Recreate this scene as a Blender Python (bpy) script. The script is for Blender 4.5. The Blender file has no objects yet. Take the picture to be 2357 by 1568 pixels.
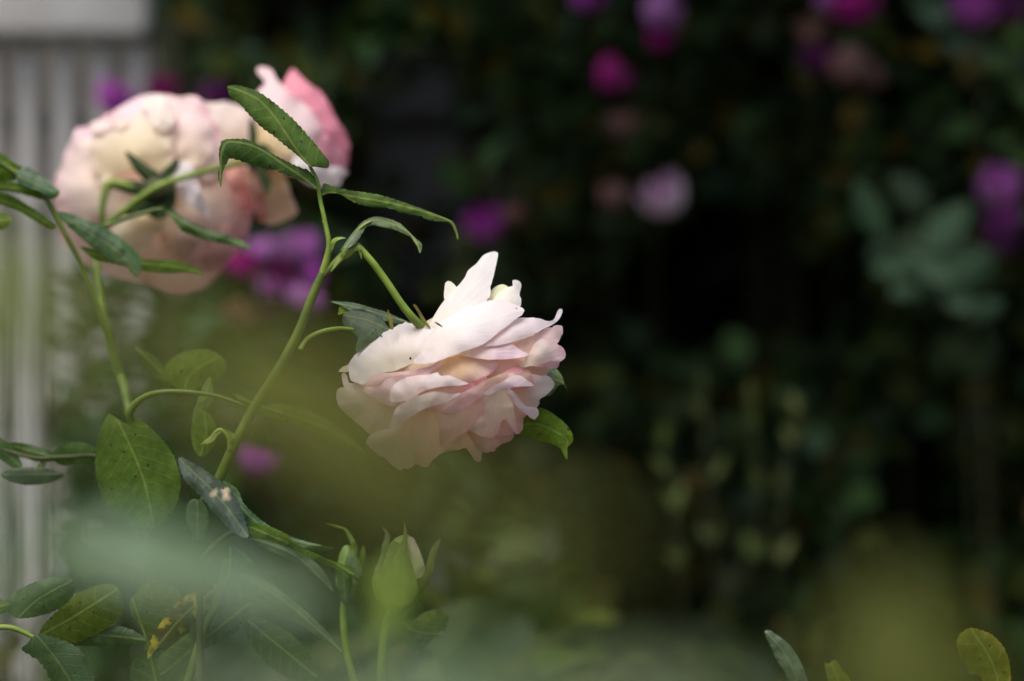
import bpy, math, random
import numpy as np
from mathutils import Vector, Matrix
from mathutils.geometry import delaunay_2d_cdt
from mathutils import noise as mnoise

random.seed(11); rng = np.random.default_rng(11)
S = bpy.context.scene; COL = S.collection

# ------------------------------------------------------------------ camera, sky, sun, exposure
CAM_Z = 0.75
FOCUS = 0.856
cd = bpy.data.cameras.new('camera'); cam = bpy.data.objects.new('camera', cd); COL.objects.link(cam)
cam.location = (0, 0, CAM_Z); cam.rotation_euler = (math.radians(90), 0, 0)
cd.lens = 85; cd.sensor_width = 36; cd.clip_start = 0.02; cd.clip_end = 200
cd.dof.use_dof = True; cd.dof.focus_distance = FOCUS; cd.dof.aperture_fstop = 6.0
S.camera = cam
W = bpy.data.worlds.new('World'); S.world = W; W.use_nodes = True
nt = W.node_tree; bg = nt.nodes['Background']
sky = nt.nodes.new('ShaderNodeTexSky'); sky.sky_type = 'NISHITA'; sky.sun_disc = False
SUN_EL, SUN_AZ = 64, -150      # azimuth measured clockwise from +Y; the sun stands up and behind the camera's left shoulder
sky.sun_elevation = math.radians(SUN_EL); sky.sun_rotation = math.radians(SUN_AZ)
sky.dust_density = 6.0; sky.air_density = 0.9; sky.ozone_density = 0.9
nt.links.new(sky.outputs[0], bg.inputs[0]); bg.inputs[1].default_value = 0.11
ld = bpy.data.lights.new('sun', 'SUN'); ld.energy = 1.5; ld.angle = math.radians(40); ld.color = (1.0, 0.98, 0.95)
sun = bpy.data.objects.new('sun', ld); COL.objects.link(sun)
az, el = math.radians(SUN_AZ), math.radians(SUN_EL)
sdir = Vector((math.sin(az) * math.cos(el), math.cos(az) * math.cos(el), math.sin(el)))
sun.rotation_euler = sdir.to_track_quat('Z', 'Y').to_euler()
sun.location = (-2, -3, 6)
S.view_settings.view_transform = 'Standard'; S.view_settings.look = 'None'
S.view_settings.gamma = 1; S.view_settings.use_curve_mapping = False
S.view_settings.exposure = 0.73
S.render.engine = 'CYCLES'
cy = S.cycles; cy.use_denoising = True; cy.max_bounces = 6; cy.diffuse_bounces = 4; cy.glossy_bounces = 2; cy.use_adaptive_sampling = True; cy.adaptive_threshold = 0.02
cy.transmission_bounces = 4; cy.caustics_reflective = False; cy.caustics_refractive = False
cy.sample_clamp_indirect = 4.0

# ------------------------------------------------------------------ helpers
FP = 2357 * 85 / 36.0
def at(x, y, d):
    return Vector(((x - 1178.5) / FP * d, d, CAM_Z - (y - 784.0) / FP * d))
K = 1.06067
def R1(x, y): return ((780 + x / 2.6136) / K, (580 + y / 2.6136) / K)
def R2(x, y): return ((100 + x / 2.6128) / K, (140 + y / 2.6128) / K)
def R3(x, y): return ((500 + x / 2.6138) / K, (160 + y / 2.6138) / K)
def R5(x, y): return ((x / 2.365) / K, (1000 + y / 2.365) / K)          # lower left crop
def R6(x, y): return ((700 + x / 3.057) / K, (1150 + y / 3.057) / K)    # buds crop
def R4(x, y): return ((x / 1.824) / K, (340 + y / 1.824) / K)
def V0(x, y): return (x, y)

def tag(o, label=None, cat=None, group=None, kind=None):
    if label: o['label'] = label
    if cat: o['category'] = cat
    if group: o['group'] = group
    if kind: o['kind'] = kind
    return o
def empty(name, loc, label, cat, group=None, kind=None):
    o = bpy.data.objects.new(name, None); COL.objects.link(o); o.location = loc; o.empty_display_size = 0.02
    return tag(o, label, cat, group, kind)
def link(name, me, parent=None):
    o = bpy.data.objects.new(name, me); COL.objects.link(o)
    if parent is not None:
        o.parent = parent
        r = parent; off = Vector((0, 0, 0))
        while r is not None: off += r.location; r = r.parent
        o.location = -off                      # geometry is modelled in world space
    return o
def mesh_obj(name, verts, faces, mat, parent=None, smooth=True, pig=None, uv=None):
    me = bpy.data.meshes.new(name)
    me.from_pydata([tuple(v) for v in verts], [], [tuple(f) for f in faces]); me.materials.append(mat)
    if smooth: me.polygons.foreach_set('use_smooth', [True] * len(me.polygons))
    if pig is not None:
        a = me.color_attributes.new('pigment', 'FLOAT_COLOR', 'POINT')
        c = np.ones((len(verts), 4)); c[:, :3] = pig; a.data.foreach_set('color', c.ravel())
    if uv is not None:
        l = me.uv_layers.new(name='flow'); idx = np.zeros(len(me.loops), dtype=np.int32)
        me.loops.foreach_get('vertex_index', idx); l.data.foreach_set('uv', np.asarray(uv, dtype=float)[idx].ravel())
    me.update()
    return link(name, me, parent)

def catmull(pts, closed=False, n=6):
    P = [np.array(p, float) for p in pts]; N = len(P); out = []
    rng_ = range(N) if closed else range(N - 1)
    for i in rng_:
        if closed: p0, p1, p2, p3 = P[i - 1], P[i], P[(i + 1) % N], P[(i + 2) % N]
        else: p0, p1, p2, p3 = P[max(i - 1, 0)], P[i], P[i + 1], P[min(i + 2, N - 1)]
        for k in range(n):
            t = k / n
            out.append(0.5 * ((2 * p1) + (-p0 + p2) * t + (2 * p0 - 5 * p1 + 4 * p2 - p3) * t * t + (-p0 + 3 * p1 - 3 * p2 + p3) * t ** 3))
    if not closed: out.append(P[-1])
    return np.array(out)
def resample(c, step, closed):
    if closed: c = np.vstack([c, c[:1]])
    d = np.r_[0, np.cumsum(np.linalg.norm(np.diff(c, axis=0), axis=1))]
    n = max(6, int(round(d[-1] / step))); t = np.linspace(0, d[-1], n + 1)
    o = np.stack([np.interp(t, d, c[:, k]) for k in range(c.shape[1])], 1)
    return (o[:-1] if closed else o), d[-1]
def inside(poly, q):
    x, y = q[:, 0], q[:, 1]; r = np.zeros(len(q), bool); j = len(poly) - 1
    for i in range(len(poly)):
        xi, yi = poly[i]; xj, yj = poly[j]
        c = ((yi > y) != (yj > y)) & (x < (xj - xi) * (y - yi) / (yj - yi + 1e-12) + xi); r ^= c; j = i
    return r
def seg_dist(q, line, closed=False):
    """distance of each q to a polyline, plus arc length at the foot and the signed side"""
    L = np.vstack([line, line[:1]]) if closed else line
    best = np.full(len(q), 1e9); arc = np.zeros(len(q)); side = np.ones(len(q)); s = 0.0
    for a, b in zip(L[:-1], L[1:]):
        ab = b - a; l = np.linalg.norm(ab) + 1e-9
        t = np.clip(((q - a) @ ab) / (l * l), 0, 1); f = a + t[:, None] * ab
        d = np.linalg.norm(q - f, axis=1); m = d < best
        best[m] = d[m]; arc[m] = s + t[m] * l
        cr = ab[0] * (q[:, 1] - a[1]) - ab[1] * (q[:, 0] - a[0]); side[m] = np.sign(cr[m]) + (cr[m] == 0); s += l
    return best, arc, side
def triangulate(bd, step, rib=None):
    lo, hi = bd.min(0), bd.max(0); h = step
    gx, gy = np.meshgrid(np.arange(lo[0], hi[0], h), np.arange(lo[1], hi[1], h * 0.866))
    gx = gx + (np.arange(gx.shape[0]) % 2)[:, None] * h * 0.5
    q = np.stack([gx.ravel(), gy.ravel()], 1)
    q = q[inside(bd, q)]
    if len(q): q = q[seg_dist(q, bd, True)[0] > 0.5 * h]
    edges = []
    pts = list(map(tuple, bd)); nb = len(pts)
    if rib is not None and len(q):
        rb = rib[inside(bd, rib)]
        if len(rb): rb = rb[seg_dist(rb, bd, True)[0] > 0.35 * h]
        if len(rb) > 1:
            q = q[seg_dist(q, rb)[0] > 0.5 * h]
            k = len(pts); pts += list(map(tuple, rb)); edges = [(k + i, k + i + 1) for i in range(len(rb) - 1)]
    pts += list(map(tuple, q))
    r = delaunay_2d_cdt([Vector(p) for p in pts], edges, [list(range(nb))], 1, 1e-5)
    v = np.array([tuple(p) for p in r[0]]); f = [tuple(t) for t in r[2]]
    return v, f
def poisson(v, f, fixed):
    n = len(v); A = np.zeros((n, n)); b = np.zeros(n)
    E = set()
    for t in f:
        for i in range(len(t)):
            E.add((min(t[i - 1], t[i]), max(t[i - 1], t[i])))
    for i, j in E:
        A[i, j] -= 1; A[j, i] -= 1; A[i, i] += 1; A[j, j] += 1
    b[:] = 1.0
    A[fixed] = 0; A[fixed, fixed] = 1; b[fixed] = 0
    A[np.diag_indices(n)] += 1e-9
    z = np.linalg.solve(A, b); m = z.max()
    return np.clip(z / m, 0, 1) if m > 0 else z * 0
def sm(x): x = np.clip(x, 0, 1); return x * x * (3 - 2 * x)
def fnoise(p, s=1.0, seed=0.0):
    return np.array([mnoise.noise(Vector((a[0] * s + seed, a[1] * s - seed, seed * 1.7))) for a in p])

# ------------------------------------------------------------------ materials
def new_mat(name):
    m = bpy.data.materials.new(name); m.use_nodes = True; n = m.node_tree.nodes; n.clear()
    return m, n, m.node_tree.links
def sheet_mat(name, rough, spec, trans, bump, kind, tr_tint=(1, 1, 1), coat=0.0, vein=0.0, spots=0.0):
    """thin translucent plant tissue; pigment comes from the mesh's own colouring"""
    m, n, l = new_mat(name)
    out = n.new('ShaderNodeOutputMaterial'); pb = n.new('ShaderNodeBsdfPrincipled'); tl = n.new('ShaderNodeBsdfTranslucent')
    mx = n.new('ShaderNodeMixShader'); mx.inputs[0].default_value = trans
    at_ = n.new('ShaderNodeVertexColor'); at_.layer_name = 'pigment'
    uv = n.new('ShaderNodeUVMap'); uv.uv_map = 'flow'
    pb.inputs['Roughness'].default_value = rough; pb.inputs['Specular IOR Level'].default_value = spec
    col = at_.outputs[0]
    def mixc(a, fac, b, mode='MIX'):
        x = n.new('ShaderNodeMix'); x.data_type = 'RGBA'; x.blend_type = mode; x.clamp_factor = True
        if hasattr(fac, 'is_linked'): l.new(fac, x.inputs[0])
        else: x.inputs[0].default_value = fac
        if hasattr(a, 'is_linked'): l.new(a, x.inputs[6])
        else: x.inputs[6].default_value = (*a, 1)
        if hasattr(b, 'is_linked'): l.new(b, x.inputs[7])
        else: x.inputs[7].default_value = (*b, 1)
        return x.outputs[2]
    def math_(op, a, b=None):
        x = n.new('ShaderNodeMath'); x.operation = op
        for i, s in enumerate((a, b)):
            if s is None: continue
            if hasattr(s, 'is_linked'): l.new(s, x.inputs[i])
            else: x.inputs[i].default_value = s
        return x.outputs[0]
    height = None
    if kind == 'petal':
        mp = n.new('ShaderNodeMapping'); mp.inputs['Scale'].default_value = (26, 0.09, 1); l.new(uv.outputs[0], mp.inputs[0])
        nz = n.new('ShaderNodeTexNoise'); nz.inputs['Scale'].default_value = 1.0; nz.inputs['Detail'].default_value = 3; l.new(mp.outputs[0], nz.inputs[0])
        mr = n.new('ShaderNodeMapRange'); mr.inputs[1].default_value = 0.35; mr.inputs[2].default_value = 0.65
        mr.inputs[3].default_value = 0.95; mr.inputs[4].default_value = 1.02; l.new(nz.outputs[0], mr.inputs[0])
        sc = n.new('ShaderNodeVectorMath'); sc.operation = 'SCALE'; l.new(col, sc.inputs[0]); l.new(mr.outputs[0], sc.inputs['Scale']); col = sc.outputs[0]
        height = nz.outputs[0]
        # tiny brown specks of wear
        vo = n.new('ShaderNodeTexVoronoi'); vo.inputs['Scale'].default_value = 85; ob = n.new('ShaderNodeTexCoord'); l.new(ob.outputs['Object'], vo.inputs[0])
        lt = math_('LESS_THAN', vo.outputs['Distance'], 0.045)
        sel = n.new('ShaderNodeSeparateColor'); l.new(vo.outputs['Color'], sel.inputs[0])
        pick = math_('LESS_THAN', sel.outputs[0], 0.16)
        col = mixc(col, math_('MULTIPLY', math_('MULTIPLY', lt, pick), 0.7), (0.16, 0.09, 0.05))
    else:
        sx = n.new('ShaderNodeSeparateXYZ'); l.new(uv.outputs[0], sx.inputs[0])
        u, v = sx.outputs[0], sx.outputs[1]
        av = math_('ABSOLUTE', v)
        # side veins leave the midrib at an angle every few millimetres
        wv = n.new('ShaderNodeTexNoise'); wv.inputs['Scale'].default_value = 0.25; l.new(uv.outputs[0], wv.inputs[0])
        ph = math_('ADD', math_('SUBTRACT', u, math_('MULTIPLY', av, 0.75)), math_('MULTIPLY', wv.outputs[0], 2.2))
        fr = math_('PINGPONG', ph, 2.3)
        side = n.new('ShaderNodeMapRange'); side.inputs[1].default_value = 0.0; side.inputs[2].default_value = 0.34
        side.inputs[3].default_value = 1; side.inputs[4].default_value = 0; l.new(fr, side.inputs[0])
        md = n.new('ShaderNodeMapRange'); md.inputs[1].default_value = 0.25; md.inputs[2].default_value = 0.6
        md.inputs[3].default_value = 1; md.inputs[4].default_value = 0; l.new(av, md.inputs[0])
        vs = math_('MAXIMUM', math_('MULTIPLY', side.outputs[0], 0.5), md.outputs[0])
        br = mixc(col, math_('MULTIPLY', vs, vein), mixc(col, 0.6, (0.30, 0.38, 0.10)))
        fine = n.new('ShaderNodeTexVoronoi'); fine.inputs['Scale'].default_value = 1.3; fine.feature = 'DISTANCE_TO_EDGE'; l.new(uv.outputs[0], fine.inputs[0])
        nz = n.new('ShaderNodeTexNoise'); nz.inputs['Scale'].default_value = 0.35; nz.inputs['Detail'].default_value = 4; l.new(uv.outputs[0], nz.inputs[0])
        mr = n.new('ShaderNodeMapRange'); mr.inputs[1].default_value = 0.3; mr.inputs[2].default_value = 0.7
        mr.inputs[3].default_value = 0.78; mr.inputs[4].default_value = 1.2; l.new(nz.outputs[0], mr.inputs[0])
        sc = n.new('ShaderNodeVectorMath'); sc.operation = 'SCALE'; l.new(br, sc.inputs[0]); l.new(mr.outputs[0], sc.inputs['Scale']); col = sc.outputs[0]
        if spots > 0:
            vo = n.new('ShaderNodeTexVoronoi'); vo.inputs['Scale'].default_value = 0.32; l.new(uv.outputs[0], vo.inputs[0])
            wob = n.new('ShaderNodeTexNoise'); wob.inputs['Scale'].default_value = 2.0; l.new(uv.outputs[0], wob.inputs[0])
            ds = math_('ADD', vo.outputs['Distance'], math_('MULTIPLY', wob.outputs[0], 0.14))
            lt = math_('LESS_THAN', ds, 0.22)
            sel = n.new('ShaderNodeSeparateColor'); l.new(vo.outputs['Color'], sel.inputs[0])
            pick = math_('LESS_THAN', sel.outputs[1], spots)
            col = mixc(col, math_('MULTIPLY', math_('MULTIPLY', lt, pick), 0.85), (0.02, 0.018, 0.012))
        height = math_('ADD', math_('MULTIPLY', vs, -0.8), math_('MULTIPLY', fine.outputs['Distance'], 0.8))
        if coat: pb.inputs['Coat Weight'].default_value = coat; pb.inputs['Coat Roughness'].default_value = 0.38
    bp = n.new('ShaderNodeBump'); bp.inputs['Strength'].default_value = bump; bp.inputs['Distance'].default_value = 0.0006
    l.new(height, bp.inputs['Height']); l.new(bp.outputs[0], pb.inputs['Normal'])
    l.new(col, pb.inputs['Base Color'])
    tc = mixc(col, 1.0, tr_tint, 'MULTIPLY'); l.new(tc, tl.inputs[0])
    l.new(pb.outputs[0], mx.inputs[1]); l.new(tl.outputs[0], mx.inputs[2]); l.new(mx.outputs[0], out.inputs[0])
    return m
M_PETAL = sheet_mat('rose_petal', 0.58, 0.28, 0.42, 0.34, 'petal', (1.0, 0.90, 0.84))
M_UNDER = sheet_mat('leaf_underside', 0.55, 0.14, 0.45, 0.45, 'leaf', (1.0, 1.35, 0.45), vein=0.75, spots=0.30)
M_UPPER = sheet_mat('leaf_upperside', 0.40, 0.3, 0.25, 0.4, 'leaf', (1.0, 1.3, 0.5), coat=0.08, vein=0.35, spots=0.22)
M_SEPAL = sheet_mat('sepal', 0.55, 0.3, 0.25, 0.2, 'leaf', (1.1, 1.2, 0.5), vein=0.3)
def noise_mat(name, c1, c2, scale, rough=0.7, bump=0.3, dist=0.002, spec=0.3, stretch=(1, 1, 1)):
    m, n, l = new_mat(name)
    out = n.new('ShaderNodeOutputMaterial'); pb = n.new('ShaderNodeBsdfPrincipled')
    tc = n.new('ShaderNodeTexCoord'); mp = n.new('ShaderNodeMapping'); mp.inputs['Scale'].default_value = stretch
    nz = n.new('ShaderNodeTexNoise'); nz.inputs['Scale'].default_value = scale; nz.inputs['Detail'].default_value = 5
    cr = n.new('ShaderNodeValToRGB'); cr.color_ramp.elements[0].position = 0.35; cr.color_ramp.elements[1].position = 0.68
    cr.color_ramp.elements[0].color = (*c1, 1); cr.color_ramp.elements[1].color = (*c2, 1)
    l.new(tc.outputs['Object'], mp.inputs[0]); l.new(mp.outputs[0], nz.inputs[0]); l.new(nz.outputs[0], cr.inputs[0]); l.new(cr.outputs[0], pb.inputs['Base Color'])
    bp = n.new('ShaderNodeBump'); bp.inputs['Strength'].default_value = bump; bp.inputs['Distance'].default_value = dist
    l.new(nz.outputs[0], bp.inputs['Height']); l.new(bp.outputs[0], pb.inputs['Normal'])
    pb.inputs['Roughness'].default_value = rough; pb.inputs['Specular IOR Level'].default_value = spec
    l.new(pb.outputs[0], out.inputs[0]); return m
M_STEM = noise_mat('young_cane', (0.055, 0.095, 0.010), (0.115, 0.165, 0.022), 90, 0.5, 0.15, 0.0005, 0.4)
M_STEM_LIGHT = noise_mat('fresh_stalk', (0.13, 0.21, 0.025), (0.21, 0.30, 0.045), 110, 0.5, 0.15, 0.0005, 0.35)
M_STEM_DARK = noise_mat('old_cane', (0.03, 0.04, 0.015), (0.07, 0.07, 0.03), 60, 0.7)
M_PAINT = noise_mat('white_paint', (0.52, 0.51, 0.48), (0.76, 0.755, 0.74), 9, 0.5, 0.2, 0.001)
M_WALL = noise_mat('weathered_render', (0.05, 0.045, 0.035), (0.12, 0.11, 0.09), 3.5, 0.9, 0.6, 0.01)
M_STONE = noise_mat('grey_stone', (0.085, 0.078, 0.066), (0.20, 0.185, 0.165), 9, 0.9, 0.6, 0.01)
M_STONE_BRIGHTENED = noise_mat('brightened_stone', (0.34, 0.34, 0.37), (0.66, 0.66, 0.70), 7, 0.9, 0.6, 0.01)  # same wall stone, colour raised to offset the shade behind the hedge
M_SOIL = noise_mat('soil', (0.012, 0.009, 0.006), (0.035, 0.026, 0.018), 30, 0.95, 0.8, 0.01)
M_LEAFBG = sheet_mat('hedge_leaf', 0.55, 0.2, 0.15, 0.0, 'leaf', (1, 1.2, 0.5))

# ------------------------------------------------------------------ tubes
def tube(name, pts, radii, mat, parent=None, segs=10, n=7, cap=True):
    P = catmull([tuple(p) for p in pts], False, n)
    rr = np.interp(np.linspace(0, len(pts) - 1, len(P)), range(len(pts)), radii)
    T = np.gradient(P, axis=0); T /= np.linalg.norm(T, axis=1)[:, None] + 1e-12
    ref = np.array([0.0, 1.0, 0.0]); v = []; f = []
    for i, (p, t) in enumerate(zip(P, T)):
        a = ref - t * (ref @ t)
        if np.linalg.norm(a) < 1e-3: a = np.cross(t, [1, 0, 0])
        a /= np.linalg.norm(a); ref = a; b = np.cross(t, a)
        for k in range(segs):
            th = 2 * math.pi * k / segs; v.append(p + rr[i] * (math.cos(th) * a + math.sin(th) * b))
    for i in range(len(P) - 1):
        for k in range(segs):
            k2 = (k + 1) % segs; f.append((i * segs + k, i * segs + k2, (i + 1) * segs + k2, (i + 1) * segs + k))
    if cap: f.append(tuple(range(segs - 1, -1, -1))); f.append(tuple((len(P) - 1) * segs + k for k in range(segs)))
    return mesh_obj(name, v, f, mat, parent)

# ------------------------------------------------------------------ petals
CW = (0.88, 0.86, 0.84); CC = (0.87, 0.76, 0.54); CY = (0.80, 0.64, 0.30); CB = (0.88, 0.71, 0.69); CPE = (0.88, 0.66, 0.50)
CPK = (0.80, 0.36, 0.48); CLI = (0.85, 0.73, 0.80); CSA = (0.80, 0.44, 0.34); CHP = (0.82, 0.30, 0.42); CMG = (0.70, 0.14, 0.34)
def patch(name, conv, outline, depth, mat, parent, step=1.5, layer=0.0, bulge=2.5, tilt=(0, 0), ball=None,
          body=CW, base=CC, root=None, root_r=18, edge=CPK, edge_amt=0.25, edge_w=1.2, ruffle=0.35, smooth_n=5, crinkle=1.0, warp=0.9, pleat=0.35):
    """a petal as a curved sheet: real outline, its own distance and its own cupping (millimetres)"""
    mmpp = depth / FP * 1000.0
    o = np.array([conv(*p) for p in outline]); o = (o - (1178.5, 784.0)) * (mmpp, -mmpp)      # mm, y up
    bd, _ = resample(catmull(o, True, smooth_n), step * 0.8, True)
    seed = (abs(outline[0][0]) % 97) * 0.13 + layer
    c = bd.mean(0)
    nn = fnoise(bd, 0.28, seed); nn = nn * 0.35 + crinkle * np.clip(fnoise(bd, 0.13, seed + 4) + 0.15, 0, 1) * fnoise(bd, 0.75, seed + 2); bd = bd + (bd - c) / (np.linalg.norm(bd - c, axis=1)[:, None] + 1e-6) * nn[:, None]
    v, f = triangulate(bd, step)
    ed, arc, _ = seg_dist(v, bd, True)
    fixed = np.where(ed < 1e-3)[0]
    w = poisson(v, f, fixed)
    q = v - c; cov = np.cov(q.T); ev, evec = np.linalg.eigh(cov); pr = (q @ evec) / (np.sqrt(ev) * 2.6)
    w = 0.74 * (1 - (pr ** 2).sum(1)) + 0.26 * w       # a petal is cut from a wider shell: its rim stays thin
    z = layer + (v[:, 0] - c[0]) * tilt[0] + (v[:, 1] - c[1]) * tilt[1] - bulge * w
    z += ruffle * np.exp(-ed / 3.0) * (np.sin(arc * 0.55 + seed * 5) + 0.6 * np.sin(arc * 1.3 + seed))
    z += 0.35 * fnoise(v, 0.16, seed + 3)
    rt = np.array(conv(*root)) if root is not None else np.array(conv(*outline[0]))
    rt = (rt - (1178.5, 784.0)) * (mmpp, -mmpp)
    dr = np.linalg.norm(v - rt, axis=1); ang = np.arctan2(v[:, 1] - rt[1], v[:, 0] - rt[0])
    z += warp * 1.6 * fnoise(v, 0.07, seed + 1) * sm(ed / 4.0 + 0.35)
    z += pleat * np.sin(ang * 9 + 2.5 * fnoise(v, 0.05, seed)) * sm(dr / root_r) * (0.4 + 0.6 * np.exp(-ed / 5.0))
    if ball is not None:
        (bx, by), rx, ry, k = ball; bx, by = conv(bx, by); bx = (bx - 1178.5) * mmpp; by = -(by - 784.0) * mmpp
        z += k * (((v[:, 0] - bx) / rx) ** 2 + ((v[:, 1] - by) / ry) ** 2)
    t = sm(dr / root_r)[:, None]
    pig = np.array(base) * (1 - t) + np.array(body) * t
    e = np.clip(edge_amt * 1.35 * np.exp(-ed / edge_w) * (0.75 + 0.9 * fnoise(v, 0.12, seed + 9)), 0, 1)[:, None] * sm(dr / (root_r * 0.8))[:, None]
    blot = np.clip(0.5 + 1.2 * fnoise(v, 0.09, seed + 5), 0, 1)[:, None] * edge_amt * 0.22
    e = np.clip(e + blot, 0, 1)
    pig = pig * (1 - e) + np.array(edge) * e
    pig = np.clip(pig * (1 + 0.04 * fnoise(v, 0.3, seed))[:, None], 0, 0.9)
    X = v / mmpp; d = depth + z / 1000.0
    P3 = [at(1178.5 + a, 784.0 - b, dd) for (a, b), dd in zip(X, d)]
    f = [tuple(reversed(t_)) for t_ in f]
    return mesh_obj(name, P3, f, mat, parent, True, pig, np.stack([ang, dr], 1))

def leaf(name, conv, outline, rib, depth, mat, parent, step=1.6, layer=0.0, tilt=(0, 0), fold=0.25, bulge=0.8, body=(0.06, 0.12, 0.025),
         tip=None, edge=None, tooth=0.5, period=2.2, curl=0.0, wave=0.4, patches=None):
    mmpp = depth / FP * 1000.0
    cv = lambda q: (np.array([conv(*p) for p in q]) - (1178.5, 784.0)) * (mmpp, -mmpp)
    o = cv(outline); rb, rl = resample(catmull(cv(rib), False, 6), step, False)
    scale = min(1.0, rl / 30.0)
    period = period * (0.6 + 0.4 * scale); sp = period / 4.0 if tooth > 0 else step * 0.8
    bd, tot = resample(catmull(o, True, 6), sp, True)
    if tooth > 0:
        T = np.roll(bd, -1, 0) - np.roll(bd, 1, 0); L = np.linalg.norm(T, axis=1)[:, None] + 1e-9; T /= L
        area = 0.5 * np.sum(bd[:, 0] * np.roll(bd[:, 1], -1) - bd[:, 1] * np.roll(bd[:, 0], -1))
        N = np.stack([T[:, 1], -T[:, 0]], 1) * np.sign(area)
        d0, u, _ = seg_dist(bd, rb); du = np.roll(u, -1) - np.roll(u, 1)
        s = np.arange(len(bd)) / 4.0 + 0.35 * fnoise(bd, 0.3, 2)
        fr = s % 1.0; fr = np.where(du > 0, fr, 1 - fr)
        m = np.clip((d0 - 0.4) / 1.5, 0, 1) * np.clip(u / (0.12 * rl), 0, 1)
        bd = bd + N * (tooth * scale * (fr - 0.4) * m)[:, None]
    v, f = triangulate(bd, step, rb)
    ed, arc, _ = seg_dist(v, bd, True); rd, u, side = seg_dist(v, rb)
    fixed = np.where((ed < 1e-3) | (rd < 1e-3))[0]
    w = poisson(v, f, fixed); c = bd.mean(0)
    z = layer + (v[:, 0] - c[0]) * tilt[0] + (v[:, 1] - c[1]) * tilt[1] - bulge * w ** 0.7 + fold * rd + curl * (u / rl) ** 2 * 10
    z += wave * np.exp(-ed / 2.5) * np.sin(arc * 0.42 + depth * 50) + 0.3 * fnoise(v, 0.13, layer + depth * 7)
    # tissue between the side veins is puckered
    z -= 0.12 * np.abs(np.sin((u - rd * 0.75) * math.pi / 4.6)) * np.clip(rd / 2, 0, 1)
    pig = np.tile(np.array(body, float), (len(v), 1))
    if tip is not None:
        t = sm(u / rl)[:, None]; pig = pig * (1 - t) + np.array(tip) * t
    if edge is not None:
        t = np.clip(np.exp(-ed / 1.0) * (0.6 + fnoise(v, 0.3, 4)), 0, 1)[:, None]; pig = pig * (1 - t) + np.array(edge) * t
    if patches is not None:      # (colour, threshold, scale) real discoloured tissue
        t = sm((fnoise(v * (1, 1), patches[2], 6.3) - patches[1]) * 8)[:, None]; pig = pig * (1 - t) + np.array(patches[0]) * t
    pig *= (1 + 0.25 * fnoise(v, 0.12, 8))[:, None]
    X = v / mmpp; d = depth + z / 1000.0
    P3 = [at(1178.5 + a, 784.0 - b, dd) for (a, b), dd in zip(X, d)]
    f = [tuple(reversed(t_)) for t_ in f]
    return mesh_obj(name, P3, f, mat, parent, True, np.clip(pig, 0, 1), np.stack([u, rd * side], 1))

def ellipsoid(name, c, rx, rz, mat, parent, ry=None, seg=20, rings=14, prof=None, rot=0.0, pig=None):
    v, f = [], []; ry = ry or rx
    for i in range(rings + 1):
        t = i / rings; h = math.cos(math.pi * t); r = math.sin(math.pi * t)
        if prof: r *= prof(1 - t)
        for k in range(seg):
            th = 2 * math.pi * k / seg; x, y, z = rx * r * math.cos(th), ry * r * math.sin(th), rz * h
            v.append(c + Vector((x * math.cos(rot) + z * math.sin(rot), y, -x * math.sin(rot) + z * math.cos(rot))))
    for i in range(rings):
        for k in range(seg):
            k2 = (k + 1) % seg; f.append((i * seg + k, i * seg + k2, (i + 1) * seg + k2, (i + 1) * seg + k))
    p = np.tile(np.array(pig), (len(v), 1)) if pig else None
    return mesh_obj(name, v, f, mat, parent, True, p, np.array([(q.x * 1000, q.z * 1000) for q in v]))
def px(conv, pts, d): return [at(*conv(*p[:2]), d + (p[2] / 1000 if len(p) > 2 else 0)) for p in pts]

# ------------------------------------------------------------------ setting
def box(name, x0, x1, y0, y1, z0, z1, mat, parent=None, bev=0.004):
    import bmesh
    bm = bmesh.new(); bmesh.ops.create_cube(bm, size=1)
    for v in bm.verts: v.co = Vector(((x0 + x1) / 2 + v.co.x * (x1 - x0), (y0 + y1) / 2 + v.co.y * (y1 - y0), (z0 + z1) / 2 + v.co.z * (z1 - z0)))
    if bev: bmesh.ops.bevel(bm, geom=bm.edges[:], offset=bev, segments=2, affect='EDGES')
    me = bpy.data.meshes.new(name); bm.to_mesh(me); bm.free(); me.materials.append(mat)
    return link(name, me, parent)

gn = 60; gs = np.linspace(-1, 1, gn); vs = []; fs = []
for a in gs:
    for b in gs:
        x = 14 * a * abs(a); y = 6 + 14 * b * abs(b); vs.append((x, y, 0.02 * mnoise.noise(Vector((x * 2.2, y * 2.2, 0)))))
for i in range(gn - 1):
    for j in range(gn - 1): fs.append((i * gn + j, (i + 1) * gn + j, (i + 1) * gn + j + 1, i * gn + j + 1))
g = mesh_obj('ground', vs, fs, M_SOIL); tag(g, 'dark garden soil under the roses', kind='structure')

# garden wall of rendered stone behind the hedge: blocks are individually raised
wall = box('garden_wall', -3.2, 3.2, 3.72, 3.95, -0.02, 2.5, M_WALL, None, 0.01)
tag(wall, 'grey weathered stone garden wall behind the dark hedge', 'wall')
blk = {}
z = 0.03; row = 0
while z < 2.4:
    h = 0.15; x = -2.0 - 0.13 * (row % 2)
    while x < 1.8:
        w_ = random.choice((0.22, 0.28, 0.34))
        key = (w_, x > -0.45)
        if key not in blk:
            b = box('stone', 0, w_ - 0.014, 0, 0.05, 0, h - 0.014, M_STONE_BRIGHTENED if x > -0.45 else M_STONE, wall, 0.012); blk[key] = b.data
            bpy.data.objects.remove(b)
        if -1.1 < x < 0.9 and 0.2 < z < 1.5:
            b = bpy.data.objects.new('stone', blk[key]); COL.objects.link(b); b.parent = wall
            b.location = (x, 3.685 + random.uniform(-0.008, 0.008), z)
        x += w_
    z += h; row += 1

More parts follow.
